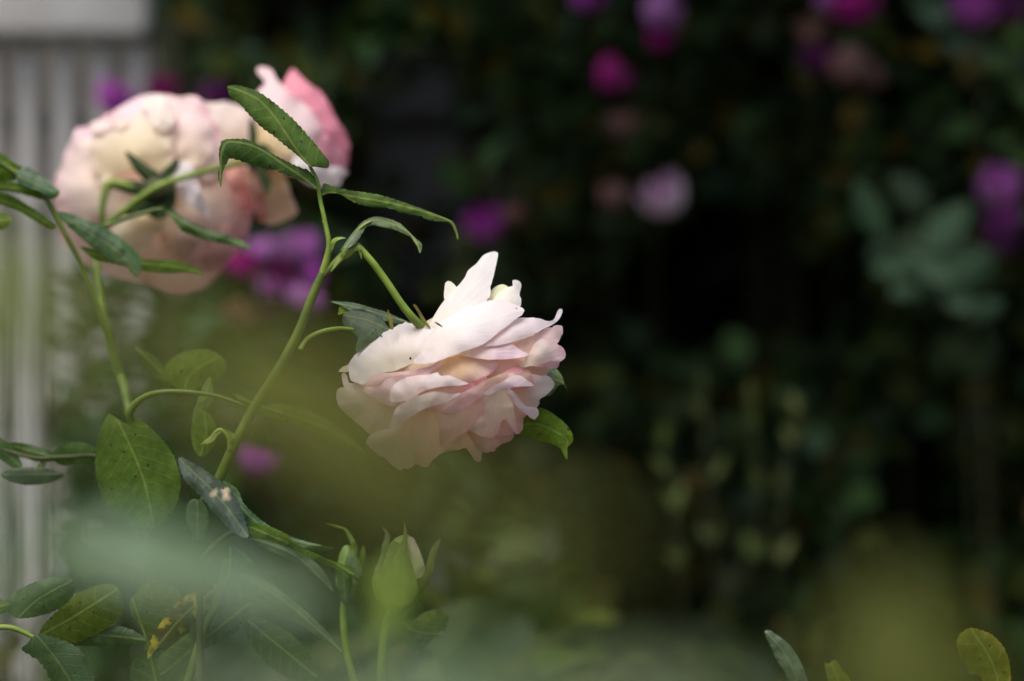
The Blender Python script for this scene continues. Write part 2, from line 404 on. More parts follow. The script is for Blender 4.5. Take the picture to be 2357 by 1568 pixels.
# white fence on the left
FY = 2.62
def fx(px_, d=FY): return (px_ - 1178.5) / FP * d
def fz(py_, d=FY): return CAM_Z - (py_ - 784) / FP * d
fence = empty('picket_fence', (fx(-300), FY, 0), 'white painted garden fence with narrow upright slats at the left edge', 'fence')
box('top_rail', fx(-1600), fx(352), FY - 0.045, FY + 0.03, fz(92), fz(92) + 0.075, M_PAINT, fence, 0.005)
box('bottom_rail', fx(-1600), fx(352), FY - 0.02, FY + 0.025, 0.10, 0.16, M_PAINT, fence, 0.005)
box('fence_post', fx(372), fx(430), FY - 0.03, FY + 0.035, 0, fz(92) + 0.02, M_STEM_DARK, fence, 0.005)
sl = None
for i in range(-11, 5):
    xc = fx(64 + 84.5 * (i - 0))
    if xc > fx(350): continue
    if sl is None:
        s = box('slat', -0.0105, 0.0105, -0.008, 0.008, 0, fz(92) - 0.16, M_PAINT, fence, 0.003); sl = s
    else:
        s = sl.copy(); COL.objects.link(s)
    s.location = Vector((xc, FY + 0.002, 0.16)) - Vector(fence.location)

# ------------------------------------------------------------------ hedge leaves (one mass nobody could count)
def leaf_cloud(name, centers, sizes, dirs, cols, mat, label, cat, parent=None):
    n = len(centers)
    # ten-point leaf, folded along the midrib
    prof = np.array([(0, 0, 0), (0.25, 0.36, 0.06), (0.6, 0.40, 0.07), (0.86, 0.2, 0.0), (1.0, 0, -0.08), (0.86, -0.2, 0.0), (0.6, -0.40, 0.07), (0.25, -0.36, 0.06), (0.45, 0, 0)])
    tri = [(0, 8, 1), (1, 8, 2), (2, 8, 3), (3, 8, 4), (4, 8, 5), (5, 8, 6), (6, 8, 7), (7, 8, 0)]
    d = dirs / np.linalg.norm(dirs, axis=1)[:, None]
    up = np.tile([0.0, -0.35, 0.9], (n, 1)) + rng.normal(0, 0.45, (n, 3))
    side = np.cross(d, up); side /= np.linalg.norm(side, axis=1)[:, None] + 1e-9; nor = np.cross(side, d)
    V = centers[:, None, :] + sizes[:, None, None] * (prof[None, :, 0:1] * d[:, None] + prof[None, :, 1:2] * 0.8 * side[:, None] + prof[None, :, 2:3] * nor[:, None])
    F = (np.array(tri)[None] + (np.arange(n) * 9)[:, None, None]).reshape(-1, 3)
    me = bpy.data.meshes.new(name); V = V.reshape(-1, 3)
    me.vertices.add(len(V)); me.vertices.foreach_set('co', V.ravel())
    me.loops.add(F.size); me.loops.foreach_set('vertex_index', F.ravel().astype(np.int32))
    me.polygons.add(len(F)); me.polygons.foreach_set('loop_start', np.arange(0, F.size, 3, dtype=np.int32))
    me.update(calc_edges=True); me.validate()
    a = me.color_attributes.new('pigment', 'FLOAT_COLOR', 'POINT'); c = np.ones((len(V), 4)); c[:, :3] = np.repeat(cols, 9, axis=0); a.data.foreach_set('color', c.ravel())
    l = me.uv_layers.new(name='flow'); uv = np.tile(prof[:, :2] * 40, (n, 1)); l.data.foreach_set('uv', uv[F.ravel()].ravel())
    me.materials.append(mat)
    o = link(name, me, parent); tag(o, label, cat, kind='stuff'); return o
def hedge(n, x0, x1, y0, y1, z0, z1, size, keep, pal, name, label):
    c = np.stack([rng.uniform(x0, x1, n), y0 + (y1 - y0) * rng.random(n) ** 1.2, rng.uniform(z0, z1, n)], 1)
    k = np.array([keep(p) for p in c]); c = c[k]; n = len(c)
    cl = np.array([mnoise.noise(Vector(p) * 3.2) for p in c])
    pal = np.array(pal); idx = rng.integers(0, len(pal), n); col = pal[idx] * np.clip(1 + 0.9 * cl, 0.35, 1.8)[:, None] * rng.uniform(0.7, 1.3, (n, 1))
    d = rng.normal(0, 0.7, (n, 3)) + (0, -0.5, -0.25)
    s = rng.uniform(*size, n)
    return leaf_cloud(name, c, s, d, np.clip(col, 0, 0.3), M_LEAFBG, label, 'hedge' if name != 'shade_leaves' else 'shade_leaves')
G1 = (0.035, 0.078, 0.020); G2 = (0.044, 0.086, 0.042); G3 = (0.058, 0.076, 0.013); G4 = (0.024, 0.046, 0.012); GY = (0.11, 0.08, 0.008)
def keep_h(p):
    X = p[0] / p[1] * FP + 1178.5; Y = 784 - (p[2] - CAM_Z) / p[1] * FP
    if X < 360 + 60 * mnoise.noise(Vector((p[2] * 5, 0, 1))): return False
    g = math.exp(-((X - 960 + (Y - 300) * 0.12) / 175) ** 2 - ((Y - 360) / 330) ** 2)
    if random.random() < min(g * 1.35, 0.97): return False
    hole = mnoise.noise(Vector((p[0] * 5, 7.7, p[2] * 5)))
    return hole > -0.32 + 0.17 * (1 if 1200 < X < 2150 and Y > 420 else 0)
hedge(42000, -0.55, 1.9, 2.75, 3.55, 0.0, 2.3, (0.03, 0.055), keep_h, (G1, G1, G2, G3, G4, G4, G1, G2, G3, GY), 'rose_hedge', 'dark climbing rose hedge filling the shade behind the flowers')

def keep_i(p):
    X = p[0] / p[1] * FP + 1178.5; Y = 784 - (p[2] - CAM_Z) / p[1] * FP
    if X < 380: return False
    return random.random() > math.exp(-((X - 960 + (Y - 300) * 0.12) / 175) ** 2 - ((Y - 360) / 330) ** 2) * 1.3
hedge(15000, -0.55, 1.9, 3.50, 3.66, 0.0, 2.4, (0.05, 0.08), keep_i, (G4, G4, (0.018, 0.03, 0.008)), 'shade_leaves', 'dark leaves added behind the rose hedge, shade put into their colour')  # extra leaves closing the hedge's holes, deep shade put into their colour
# ------------------------------------------------------------------ hero cane
def cane_stem(name, conv, pts, d, radii, parent, mat=M_STEM, ground=None, **kw):
    P = px(conv, pts, d)
    if ground is not None:
        p = P[0]; g = Vector((ground[0], ground[1], -0.005)); dr = (P[0] - P[1]).normalized() * 0.3 + Vector((0, 0, -0.7)); dr.normalize()
        mid = [g, g.lerp(p + Vector((0, 0, -0.12)), 0.5), p + dr * 0.16, p + dr * 0.07, p + dr * 0.03]
        P = mid + P; radii = [radii[0] * 1.15] * 5 + list(radii)
    return tube(name, P, [r / 1000 for r in radii], mat, parent, **kw)

hero = empty('rose_cane', (-0.14, 0.9, 0), 'tall rose cane whose one open white and blush pink rose nods from a bent stalk', 'rose')
D = 0.856
cane_stem('stem', V0, [(455, 1330, 16), (457, 1240, 14), (468, 1165, 12), (492, 1118, 6), (504, 1100, 3)], D, [2.3,2.3,2.2,1.9,1.7], hero, M_STEM_DARK, ground=(-0.115, 0.88))
cane_stem('stem', V0, [(490, 1130, 4), (512, 1085, 2), (540, 1022), (590, 930), (640, 852), (688, 762), (716, 690), (745, 625)], D,
          [1.9, 1.85, 1.8, 1.8, 1.75, 1.7, 1.65, 1.6], hero)
cane_stem('stem', V0, [(740, 640), (768, 610, -0.5), (792, 585), (815, 566, 0.5), (826, 566, 0.5)], D, [1.2, 1.45, 1.35, 1.15, 1.0], hero, n=9)
cane_stem('flower_stalk', R1, [(218, 45), (240, 52), (285, 100), (350, 175), (430, 285), (520, 420), (600, 520, 1), (668, 588, 7), (720, 640, 16)], D,
          [0.9, 1.25, 1.35, 1.35, 1.35, 1.4, 1.5, 1.7, 2.4], hero, M_STEM_LIGHT, n=8)

tube('prickle', px(R3, [(768,1030,-1),(758,1008,-1.5),(745,990,-2)], D), [0.0007, 0.0004, 0.00008], M_STEM_LIGHT, hero, segs=6)
# blossom
BALL = ((850, 850), 40.0, 34.0, 20.0)
BD = 0.852
bl = empty('blossom', at(*R1(720, 620), D + 0.014), None, None); bl.parent = hero; bl.location = Vector(bl.location) - Vector(hero.location)
ov = ellipsoid('calyx_tube', at(*R1(735, 655), D + 0.012), 0.0042, 0.005, M_STEM_LIGHT, bl, rot=-0.5)
def hp(outline, layer, bulge=2.2, **kw):
    kw.setdefault('crinkle', 1.5); return patch('petal', R1, outline, BD, M_PETAL, bl, layer=layer, bulge=bulge * 0.72, ball=BALL, **kw)
# back hemisphere and body of the flower
hp([(210,960),(300,780),(500,640),(760,520),(1000,480),(1250,560),(1440,660),(1470,820),(1380,1030),(1220,1200),(980,1320),(700,1380),(440,1290),(260,1120)], 9, 3, body=CPE, base=CPE, edge_amt=0.1, step=2.4)
hp([(260,960),(340,780),(540,660),(800,560),(1050,560),(1300,640),(1400,820),(1300,1030),(1150,1180),(900,1290),(640,1300),(400,1200)], 12, -14, body=CB, base=CC, edge_amt=0.2, step=2.6)
hp([(320,900),(480,700),(760,600),(1060,600),(1280,740),(1300,960),(1100,1160),(800,1240),(500,1180)], 17, -20, body=CB, base=CC, edge_amt=0.2, step=2.8)
hp([(600,600),(760,500),(1000,440),(1200,480),(1350,600),(1300,760),(1050,760),(760,700)], 14, -7, body=CW, base=CC, step=2.4)
# upper petals
hp([(705,562),(722,515),(760,450),(800,395),(868,322),(930,252),(945,212),(1000,165),(1040,122),(1078,99),(1112,92),(1137,100),(1135,135),(1118,215),(1103,275),(1086,350),(1072,402),(1062,480),(920,620),(760,600)], 4, 3.2, body=CW, base=(0.84,0.84,0.74), root=(740,600), root_r=16, edge=CLI, edge_amt=0.12, ruffle=0.15)
hp([(798,400),(797,340),(803,292),(820,278),(845,288),(868,315),(900,350),(870,420)], 7, 1.2, body=(0.87,0.87,0.82), base=(0.85,0.85,0.72), edge_amt=0)
hp([(1060,420),(1085,352),(1120,316),(1160,299),(1190,305),(1212,320),(1240,345),(1200,430),(1100,460)], 8, 1.5, body=(0.84,0.85,0.68), base=(0.78,0.80,0.50), edge_amt=0)
hp([(1090,430),(1120,385),(1155,350),(1200,318),(1236,308),(1228,276),(1247,269),(1272,274),(1287,292),(1284,328),(1272,361),(1288,388),(1286,412),(1276,442),(1200,480),(1120,480)], 5.5, 1.6, body=CW, base=(0.85,0.84,0.72), edge=CLI, edge_amt=0.15, root=(1100,470), ruffle=0.5)
hp([(745,580),(765,553),(810,520),(870,483),(950,447),(1060,406),(1110,400),(1190,408),(1240,425),(1288,448),(1307,463),(1296,485),(1255,520),(1200,560),(1120,622),(1060,672),(960,715),(870,742),(780,780),(700,802),(650,806),(600,795),(640,745),(700,690),(738,655),(733,620)], -5.2, 3.0, tilt=(0,0.22), body=(0.89,0.87,0.87), base=(0.86,0.82,0.76), root=(740,640), root_r=14, edge=CLI, edge_amt=0.3, edge_w=2.5, ruffle=0.25)
hp([(186,850),(186,815),(200,780),(238,738),(290,700),(325,665),(400,610),(460,580),(530,550),(556,538),(567,553),(620,549),(690,568),(748,586),(760,650),(720,740),(640,790),(560,820),(480,850),(400,866),(330,896),(285,932),(268,940),(242,924),(207,917),(190,885)], 0.2, 3.0, tilt=(0.08,0.26), body=(0.88,0.86,0.85), base=(0.85,0.80,0.62), root=(520,900), root_r=20, edge=CLI, edge_amt=0.35, edge_w=2.0, ruffle=0.3)
hp([(122,856),(140,830),(165,816),(200,808),(205,850),(170,862),(140,858)], 3, 0.8, body=(0.80,0.78,0.55), base=CC, edge_amt=0)
hp([(535,880),(560,815),(600,780),(660,760),(740,770),(800,765),(800,800),(740,850),(690,880),(600,895)], -0.2, 1.2, body=CPE, base=CC, edge=CB, edge_amt=0.4, root=(740,780))
hp([(285,935),(330,888),(400,868),(470,862),(560,852),(640,838),(720,812),(768,782),(785,783),(778,805),(740,842),(690,872),(600,892),(510,905),(430,940),(380,965),(330,975),(290,962)], -5.6, 0.9, body=CB, base=CPE, edge=CPK, edge_amt=0.4, edge_w=2, root=(300,1100), ruffle=0.15)
hp([(890,738),(940,712),(1020,681),(1100,671),(1190,671),(1240,688),(1290,722),(1338,745),(1300,762),(1220,775),(1140,779),(1050,777),(970,765),(910,752)], -4.6, 1.3, tilt=(0,0.25), body=(0.86,0.74,0.80), base=CC, edge=CPK, edge_amt=0.28, edge_w=2.5, root=(880,745), root_r=16)
hp([(1030,690),(1120,625),(1200,560),(1255,521),(1320,512),(1400,514),(1450,532),(1488,530),(1508,505),(1517,470),(1532,455),(1547,456),(1549,485),(1531,520),(1500,548),(1450,576),(1400,602),(1300,642),(1220,672),(1120,690)], -2.0, 2.0, tilt=(0.1,0.3), body=(0.87,0.82,0.85), base=CB, edge=CLI, edge_amt=0.3, edge_w=2.5, root=(1040,700), root_r=16)
hp([(1210,700),(1300,650),(1400,605),(1448,581),(1468,572),(1484,576),(1486,562),(1502,566),(1524,555),(1532,562),(1548,563),(1552,610),(1532,650),(1508,680),(1440,720),(1330,745),(1250,740)], 0.4, 1.5, tilt=(0,0.15), body=CB, base=CPE, edge=CPK, edge_amt=0.15, root=(1200,720), root_r=20, ruffle=0.5)
hp([(1270,828),(1310,776),(1350,712),(1388,662),(1414,646),(1460,652),(1510,672),(1532,694),(1546,742),(1532,778),(1480,792),(1420,804),(1370,818),(1320,828)], -4.2, 2.2, body=(0.87,0.82,0.76), base=CC, edge=CPK, edge_amt=0.25, root=(1280,820), root_r=12, ruffle=0.5)
hp([(1500,690),(1540,692),(1560,712),(1572,742),(1564,772),(1532,800),(1522,833),(1450,832),(1340,815),(1430,790)], -0.8, 1.0, body=(0.84,0.66,0.74), base=CB, edge=CPK, edge_amt=0.5, root=(1300,800))
hp([(1060,880),(1110,820),(1120,770),(1240,760),(1340,745),(1320,790),(1260,835),(1180,866),(1110,880)], -0.6, 1.4, body=CPE, base=CPE, edge=CPK, edge_amt=0.35, root=(1100,800))
hp([(690,868),(735,822),(790,772),(860,757),(930,753),(1000,768),(1080,778),(1142,784),(1136,820),(1092,864),(1022,906),(962,928),(900,930),(830,900),(765,880)], -3.2, 2.4, tilt=(0,0.35), body=(0.88,0.82,0.79), base=(0.88,0.60,0.28), root=(830,735), root_r=24, edge=CPK, edge_amt=0.55, edge_w=1.6)
hp([(275,975),(300,955),(370,950),(430,905),(510,878),(610,874),(700,864),(700,900),(600,960),(520,1040),(470,1075),(380,1050),(320,1010)], -6.6, 1.4, body=CB, base=CB, edge=CPK, edge_amt=0.3, root=(600,1050), root_r=12)
hp([(452,1010),(465,960),(500,925),(560,895),(640,880),(700,876),(742,862),(765,868),(772,880),(835,880),(885,902),(935,926),(960,932),(880,946),(780,952),(710,966),(645,990),(600,1022),(550,1042),(490,1052),(455,1046)], -8.6, 1.6, tilt=(0,0.32), body=(0.86,0.80,0.80), base=CB, edge=CLI, edge_amt=0.2, root=(600,1060), root_r=12)
hp([(500,1090),(560,1030),(640,985),(720,962),(830,942),(940,930),(1000,912),(1048,886),(1072,888),(1052,915),(975,962),(905,992),(850,1010),(780,1040),(640,1100)], -7.0, 1.4, body=CPE, base=CPE, edge=CMG, edge_amt=0.5, edge_w=1.4, root=(700,1100), root_r=12)
hp([(1090,950),(1125,900),(1180,858),(1250,830),(1310,833),(1348,862),(1366,912),(1366,948),(1300,960),(1200,980)], -3.0, 1.8, body=CPE, base=CPE, edge=CMG, edge_amt=0.7, edge_w=2.2, root=(1080,960), root_r=18)
hp([(1005,1036),(1060,978),(1120,940),(1180,904),(1250,876),(1290,888),(1366,944),(1300,950),(1220,958),(1150,976),(1080,1004)], -8.0, 1.4, tilt=(0,0.15), body=(0.84,0.74,0.78), base=CB, edge=CLI, edge_amt=0.3, root=(1050,1100), root_r=8)
hp([(1240,1010),(1270,930),(1330,870),(1372,868),(1400,880),(1425,884),(1442,878),(1482,900),(1504,936),(1480,976),(1440,1012),(1406,1034),(1407,1056),(1386,1088),(1340,1110),(1280,1090)], 0.5, 2.0, tilt=(-0.1,-0.1), body=(0.86,0.82,0.78), base=CPE, edge=CLI, edge_amt=0.2, root=(1240,980), root_r=12)
hp([(450,1230),(462,1150),(495,1080),(560,1038),(640,1002),(740,984),(830,1000),(905,994),(820,1042),(720,1076),(640,1112),(560,1160),(500,1200),(470,1240)], -11.4, 1.2, body=(0.84,0.76,0.70), base=CB, edge=CLI, edge_amt=0.25, root=(600,1250), root_r=10)
hp([(690,1088),(800,1040),(900,994),(985,955),(1070,905),(1180,866),(1250,870),(1190,905),(1070,975),(1012,1034),(950,1076),(890,1112),(830,1130),(765,1112)], -9.4, 1.6, tilt=(0,-0.1), body=CB, base=CPE, edge=CPK, edge_amt=0.45, edge_w=2.5, root=(1150,850), root_r=22)
hp([(760,1100),(830,1120),(900,1095),(1010,1025),(1050,1024),(1047,1070),(1012,1152),(950,1226),(892,1270),(846,1296),(803,1348),(784,1344),(764,1290),(762,1190)], -7.4, 2.4, body=(0.85,0.66,0.60), base=CPE, edge=CPK, edge_amt=0.5, edge_w=1.6, root=(880,1000), root_r=26)  # lower petals from here: bounce and shadow tint put into their peach colour
hp([(570,1150),(650,1100),(720,1075),(800,1105),(792,1200),(772,1290),(784,1340),(797,1358),(742,1402),(704,1440),(694,1469),(660,1466),(622,1442),(600,1446),(590,1350),(570,1230)], -5.2, 2.2, body=CPE, base=CPE, edge=CB, edge_amt=0.4, root=(700,1050), root_r=24)
hp([(455,1220),(500,1185),(600,1120),(608,1220),(610,1330),(608,1446),(586,1472),(540,1481),(490,1471),(420,1412),(360,1382),(300,1312),(318,1268),(400,1230)], -3.2, 2.4, body=(0.84,0.72,0.62), base=CPE, edge=CB, edge_amt=0.3, root=(600,1100), root_r=24)
hp([(140,872),(165,864),(182,900),(186,930),(212,932),(236,914),(262,945),(292,968),(345,1010),(450,1050),(500,1120),(480,1220),(440,1260),(330,1262),(258,1202),(160,1122),(110,1052),(109,985),(128,960),(155,955),(143,912)], -0.8, 2.4, body=(0.84,0.74,0.64), base=CPE, edge=CB, edge_amt=0.3, root=(500,1000), root_r=22, ruffle=0.5)
hp([(1040,1030),(1110,985),(1190,960),(1222,1030),(1240,1110),(1255,1180),(1272,1250),(1244,1246),(1210,1190),(1184,1156),(1158,1176),(1142,1228),(1112,1279),(1050,1272),(990,1246),(958,1210),(1012,1150),(1046,1075)], -7.6, 2.6, body=(0.86,0.76,0.70), base=(0.85,0.76,0.56), edge=CPK, edge_amt=0.4, edge_w=2.2, root=(1170,960), root_r=24, ruffle=0.5)
hp([(1170,960),(1250,990),(1300,1060),(1325,1120),(1303,1160),(1299,1212),(1272,1256),(1240,1240),(1210,1120)], -4.0, 1.6, body=CPE, base=CC, edge=CPK, edge_amt=0.55, edge_w=1.6, root=(1180,950), root_r=22)
hp([(1178,966),(1225,975),(1270,1030),(1305,1072),(1345,1082),(1384,1086),(1393,1112),(1377,1162),(1352,1152),(1300,1112),(1238,1050)], -7.2, 1.0, body=(0.84,0.76,0.82), base=CB, edge=CLI, edge_amt=0.3, root=(1170,960), root_r=12)
hp([(1150,1170),(1185,1150),(1215,1190),(1248,1240),(1205,1270),(1150,1264),(1125,1250)], -4.6, 1.4, body=(0.84,0.56,0.64), base=CPE, edge=CPK, edge_amt=0.5, root=(1180,1150), root_r=12)
hp([(940,1230),(1050,1250),(1110,1262),(1200,1250),(1244,1246),(1236,1280),(1212,1302),(1172,1318),(1120,1356),(1068,1374),(1028,1366),(1000,1340),(970,1290)], -2.4, 1.6, tilt=(0,-0.15), body=(0.84,0.62,0.64), base=CPE, edge=CPK, edge_amt=0.5, edge_w=2, root=(1050,1150), root_r=16)
hp([(790,1340),(850,1280),(950,1200),(1010,1240),(1034,1330),(1034,1400),(1026,1431),(992,1427),(970,1392),(930,1345),(884,1358),(832,1352)], -1.0, 1.8, tilt=(0,-0.1), body=(0.83,0.60,0.48), base=CPE, edge=CB, edge_amt=0.4, root=(900,1150), root_r=20)
ellipsoid('speck', at(*R1(580, 771), BD - 0.0075), 0.00042, 0.00048, M_SOIL, bl, seg=8, rings=6)
# sepals of the hero flower
def sepal(conv, outline, rib, d, parent, layer=0, body=(0.16, 0.20, 0.05), tip=None):
    return leaf('sepal', conv, outline, rib, d, M_SEPAL, parent, step=1.0, layer=layer, body=body, tip=tip, tooth=0, wave=0.1, bulge=0.3)
sepal(R1, [(700,580),(660,545),(640,510),(622,470),(596,432),(604,424),(622,438),(648,478),(672,520),(700,560),(712,582)], [(705,580),(650,500),(602,430)], D, bl, 2, tip=(0.16,0.09,0.04))
sepal(R1, [(452,585),(440,530),(433,490),(438,456),(448,490),(462,510),(470,550),(474,582)], [(465,584),(450,510),(438,462)], D, bl, 0, (0.20,0.18,0.03))
sepal(R1, [(760,562),(742,548),(730,536),(745,540),(768,552),(790,575)], [(780,570),(735,538)], D, bl, -12, (0.05,0.05,0.03))
sepal(R1, [(395,640),(375,615),(352,592),(346,568),(362,585),(385,605),(402,630)], [(398,636),(350,575)], D, bl, -6, (0.05,0.08,0.04))

GR = (0.078, 0.15, 0.012); GD = (0.030, 0.078, 0.010); GB = (0.034, 0.092, 0.032); GL = (0.12, 0.20, 0.03); GO = (0.13, 0.16, 0.02)
def leafstalk(name, conv, pts, d, radii, parent, mat=M_STEM_LIGHT):
    return tube(name, px(conv, pts, d), [r / 1000 for r in radii], mat, parent, segs=8)
# top compound leaf with three leaflets
lf = leafstalk('leaf', V0, [(744, 628, 0), (752, 598, -1), (757, 560, -1.5), (748, 510, -1), (738, 465), (734, 440), (728, 412), (712, 380)], D, [1.6, 1.3, 0.95, 0.85, 0.8, 0.8, 0.7, 0.5], hero)
leaf('leaflet', R3, [(675,648),(640,622),(600,582),(540,532),(480,484),(430,442),(370,402),(318,350),(270,300),(222,244),(172,212),(150,170),(143,134),(190,125),(255,138),(330,165),(400,206),(470,262),(530,312),(600,380),(662,452),(722,522),(772,586),(792,612),(788,652),(750,654),(700,646)],
     [(682,656),(600,560),(520,440),(440,320),(340,220),(230,165),(150,140)], D, M_UNDER, lf, layer=-2, tilt=(0.05,0.25), fold=0.18, bulge=1.0, body=(0.095,0.17,0.030), step=1.4, edge=(0.05,0.09,0.02))
leaf('leaflet', R3, [(712,790),(690,775),(650,750),(580,716),(500,692),(450,666),(400,662),(340,642),(280,626),(220,606),(180,594),(155,598),(130,640),(112,700),(106,772),(95,762),(84,700),(94,640),(90,570),(100,505),(122,474),(200,469),(270,474),(340,508),(400,548),(450,574),(520,610),(590,645),(650,664),(682,692),(716,760)],
     [(712,786),(640,728),(560,672),(480,618),(410,568),(320,520),(220,494),(140,492),(108,560),(100,640),(98,760)], D, M_UNDER, lf, layer=-1, tilt=(0,0.15), fold=0.25, body=(0.06,0.12,0.025), step=1.3, edge=(0.03,0.06,0.02))
leaf('leaflet', R3, [(745,832),(748,800),(760,752),(790,762),(860,785),(940,800),(1020,810),(1100,824),(1200,850),(1300,884),(1400,919),(1480,950),(1550,979),(1584,998),(1606,1040),(1618,1092),(1612,1113),(1596,1062),(1562,1008),(1500,998),(1420,985),(1380,962),(1330,955),(1240,936),(1215,922),(1160,910),(1080,905),(1000,890),(930,862),(860,822),(800,816),(765,826)],
     [(745,826),(800,812),(900,832),(1020,852),(1150,874),(1300,908),(1450,952),(1560,990),(1600,1050),(1612,1105)], D, M_UNDER, lf, layer=0, tilt=(0,0.2), fold=0.12, body=(0.11,0.19,0.035), step=1.3, edge=(0.04,0.08,0.025))
# small stipule and bent leaf at the fork
lf = leafstalk('leaf', R3, [(800,1190,-1),(812,1140,-1.5),(840,1108,-1.5),(900,1102,-1)], D, [0.9,0.7,0.6,0.15], hero)
leaf('stipule', R3, [(798,1200),(800,1130),(830,1100),(870,1094),(905,1104),(870,1108),(835,1130),(815,1180)], [(800,1190),(825,1120),(900,1102)], D, M_SEPAL, lf, layer=-2, body=(0.2,0.28,0.05), tooth=0, step=1.0)
lf = leafstalk('leaf', R3, [(880,1190),(910,1140),(960,1075),(1010,1025),(1060,995)], D, [1.0,1.0,0.8,0.6,0.4], hero)
leaf('leaflet', R3, [(884,1170),(902,1125),(945,1065),(1000,1002),(1058,971),(1100,965),(1160,974),(1240,1005),(1292,1050),(1342,1100),(1380,1132),(1387,1162),(1374,1200),(1362,1175),(1345,1110),(1290,1082),(1220,1052),(1140,1032),(1062,1020),(1025,1040),(992,1092),(962,1135),(925,1160)],
     [(895,1165),(950,1085),(1020,1010),(1090,985),(1170,1000),(1260,1045),(1340,1105),(1372,1180)], D, M_UPPER, lf, layer=-1, tilt=(0,0.5), fold=-0.1, body=(0.06,0.11,0.045), tip=(0.09,0.14,0.04), step=1.1, tooth=0.3)
leaf('leaflet', R3, [(870,1205),(890,1175),(940,1140),(980,1140),(1000,1170),(1002,1240),(990,1215),(975,1180),(950,1205),(910,1230),(870,1250),(830,1290),(800,1320),(830,1260)], [(810,1310),(880,1220),(940,1170),(985,1160)], D, M_SEPAL, lf, layer=-2.5, body=(0.20,0.27,0.05), tooth=0, step=1.0)
# leaf stalk towards the blossom and the blue-green leaf behind it
lf = leafstalk('leaf', V0, [(690,806,0),(705,782,2),(735,765,4),(770,757,6),(800,757,8),(850,765,12)], D, [1.0,0.85,0.8,0.8,0.7,0.5], hero)
leaf('leaflet', R1, [(146,512),(152,490),(178,474),(235,468),(330,490),(400,528),(440,572),(470,600),(430,640),(330,672),(285,705),(240,735),(234,690),(246,642),(232,618),(195,600),(155,560)], [(460,600),(380,560),(280,520),(165,500)], D, M_UPPER, lf, layer=8, tilt=(0,0.5), body=(0.05,0.085,0.05), step=1.3)
leaf('leaflet', R1, [(45,406),(130,408),(230,420),(330,448),(430,478),(500,510),(570,538),(600,560),(520,560),(430,535),(300,502),(200,470),(130,430)], [(590,550),(430,500),(230,445),(50,408)], D, M_UPPER, lf, layer=14, tilt=(0,0.6), body=(0.05,0.09,0.05), step=1.3)
leaf('leaflet', R1, [(118,495),(122,470),(130,440),(180,445),(240,465),(220,480),(170,480)], [(230,470),(125,490)], D, M_UNDER, lf, layer=16, body=(0.14,0.24,0.02), step=1.2)
lf = leafstalk('leaf', R1, [(900,640,26),(1100,760,24),(1250,900,20),(1390,960,20)], D, [0.8,0.8,0.7,0.5], hero)
leaf('leaflet', R1, [(1350,850),(1400,832),(1480,830),(1512,840),(1546,882),(1564,930),(1582,975),(1560,945),(1522,946),(1480,1002),(1440,1010),(1400,960),(1360,900)], [(1370,860),(1450,890),(1560,935),(1580,970)], D, M_UPPER, lf, layer=22, tilt=(0,0.4), body=(0.05,0.10,0.05), tip=(0.10,0.16,0.04), step=1.3)
leaf('leaflet', R1, [(1240,1240),(1290,1160),(1340,1110),(1395,1085),(1450,1100),(1512,1140),(1570,1190),(1606,1236),(1619,1290),(1604,1318),(1582,1342),(1584,1414),(1566,1404),(1542,1352),(1490,1320),(1420,1300),(1340,1275)], [(1250,1200),(1380,1190),(1500,1240),(1580,1300),(1574,1400)], D, M_UNDER, lf, layer=22, tilt=(0,0.2), body=(0.13,0.23,0.015), step=1.3, tooth=0.2)
# low leaves and broken shoot on the same cane
lf = leafstalk('leaf', V0, [(530,1035,-1),(525,1005,-2),(505,990,-2),(485,1010,-2),(475,1030,-2)], D, [1.0,0.9,0.8,0.6,0.4], hero)
leaf('stipule', R5, [(1150,210),(1180,180),(1230,140),(1270,115),(1320,118),(1355,150),(1330,190),(1310,140),(1270,140),(1220,190)], [(1340,160),(1290,125),(1200,180)], D, M_SEPAL, lf, layer=-3, body=(0.22,0.27,0.05), tooth=0, step=1.1)

# ------------------------------------------------------------------ cane with two roses seen from behind (upper left)
LD = 1.09
twin = empty('rose_cane', (-0.2, 1.03, 0), 'rose cane behind, with two cream and salmon pink roses seen from the back', 'rose')
cane_stem('stem', V0, [(345, 1330, -150), (338, 1180, -140), (314, 1040, -140), (300, 960, -138), (285, 890, -125), (262, 820, -105), (240, 740, -85), (231, 690, -70), (222, 620, -50), (226, 560, -26), (243, 520, -16)], LD,
          [1.5, 1.5, 1.6, 1.7, 1.8, 1.8, 1.8, 1.7, 1.5, 1.5, 1.5], twin, M_STEM, ground=(-0.145, 0.94))
tube('flower_stalk', px(R2, [(395,1075,-24),(390,1000,-26),(400,900,-27),(425,820,-27),(470,800,-27),(600,830,-26),(720,840,-22)], LD), [.0011,.0013,.0015,.0017,.0018,.002,.0035], M_STEM_LIGHT, twin)
tube('flower_stalk', px(R2, [(400,1085,-24),(470,1030,-30),(560,960,-36),(660,880,-40),(760,820,-41),(900,770,-38),(1060,725,-32),(1200,690,-16),(1330,655,-6),(1380,640,6)], LD), [.0014,.0015,.0016,.0016,.0015,.0014,.0013,.0013,.0015,.0033], M_STEM_LIGHT, twin)
b1 = empty('blossom', (0, 0, 0), None, None); b1.parent = twin; b1.location = at(*R2(720, 830), LD) - Vector(twin.location)
b2 = empty('blossom', (0, 0, 0), None, None); b2.parent = twin; b2.location = at(*R2(1380, 640), LD) - Vector(twin.location)
BALL1 = ((720, 850), 48.0, 48.0, 22.0); BALL2 = ((1500, 560), 34.0, 34.0, 16.0)
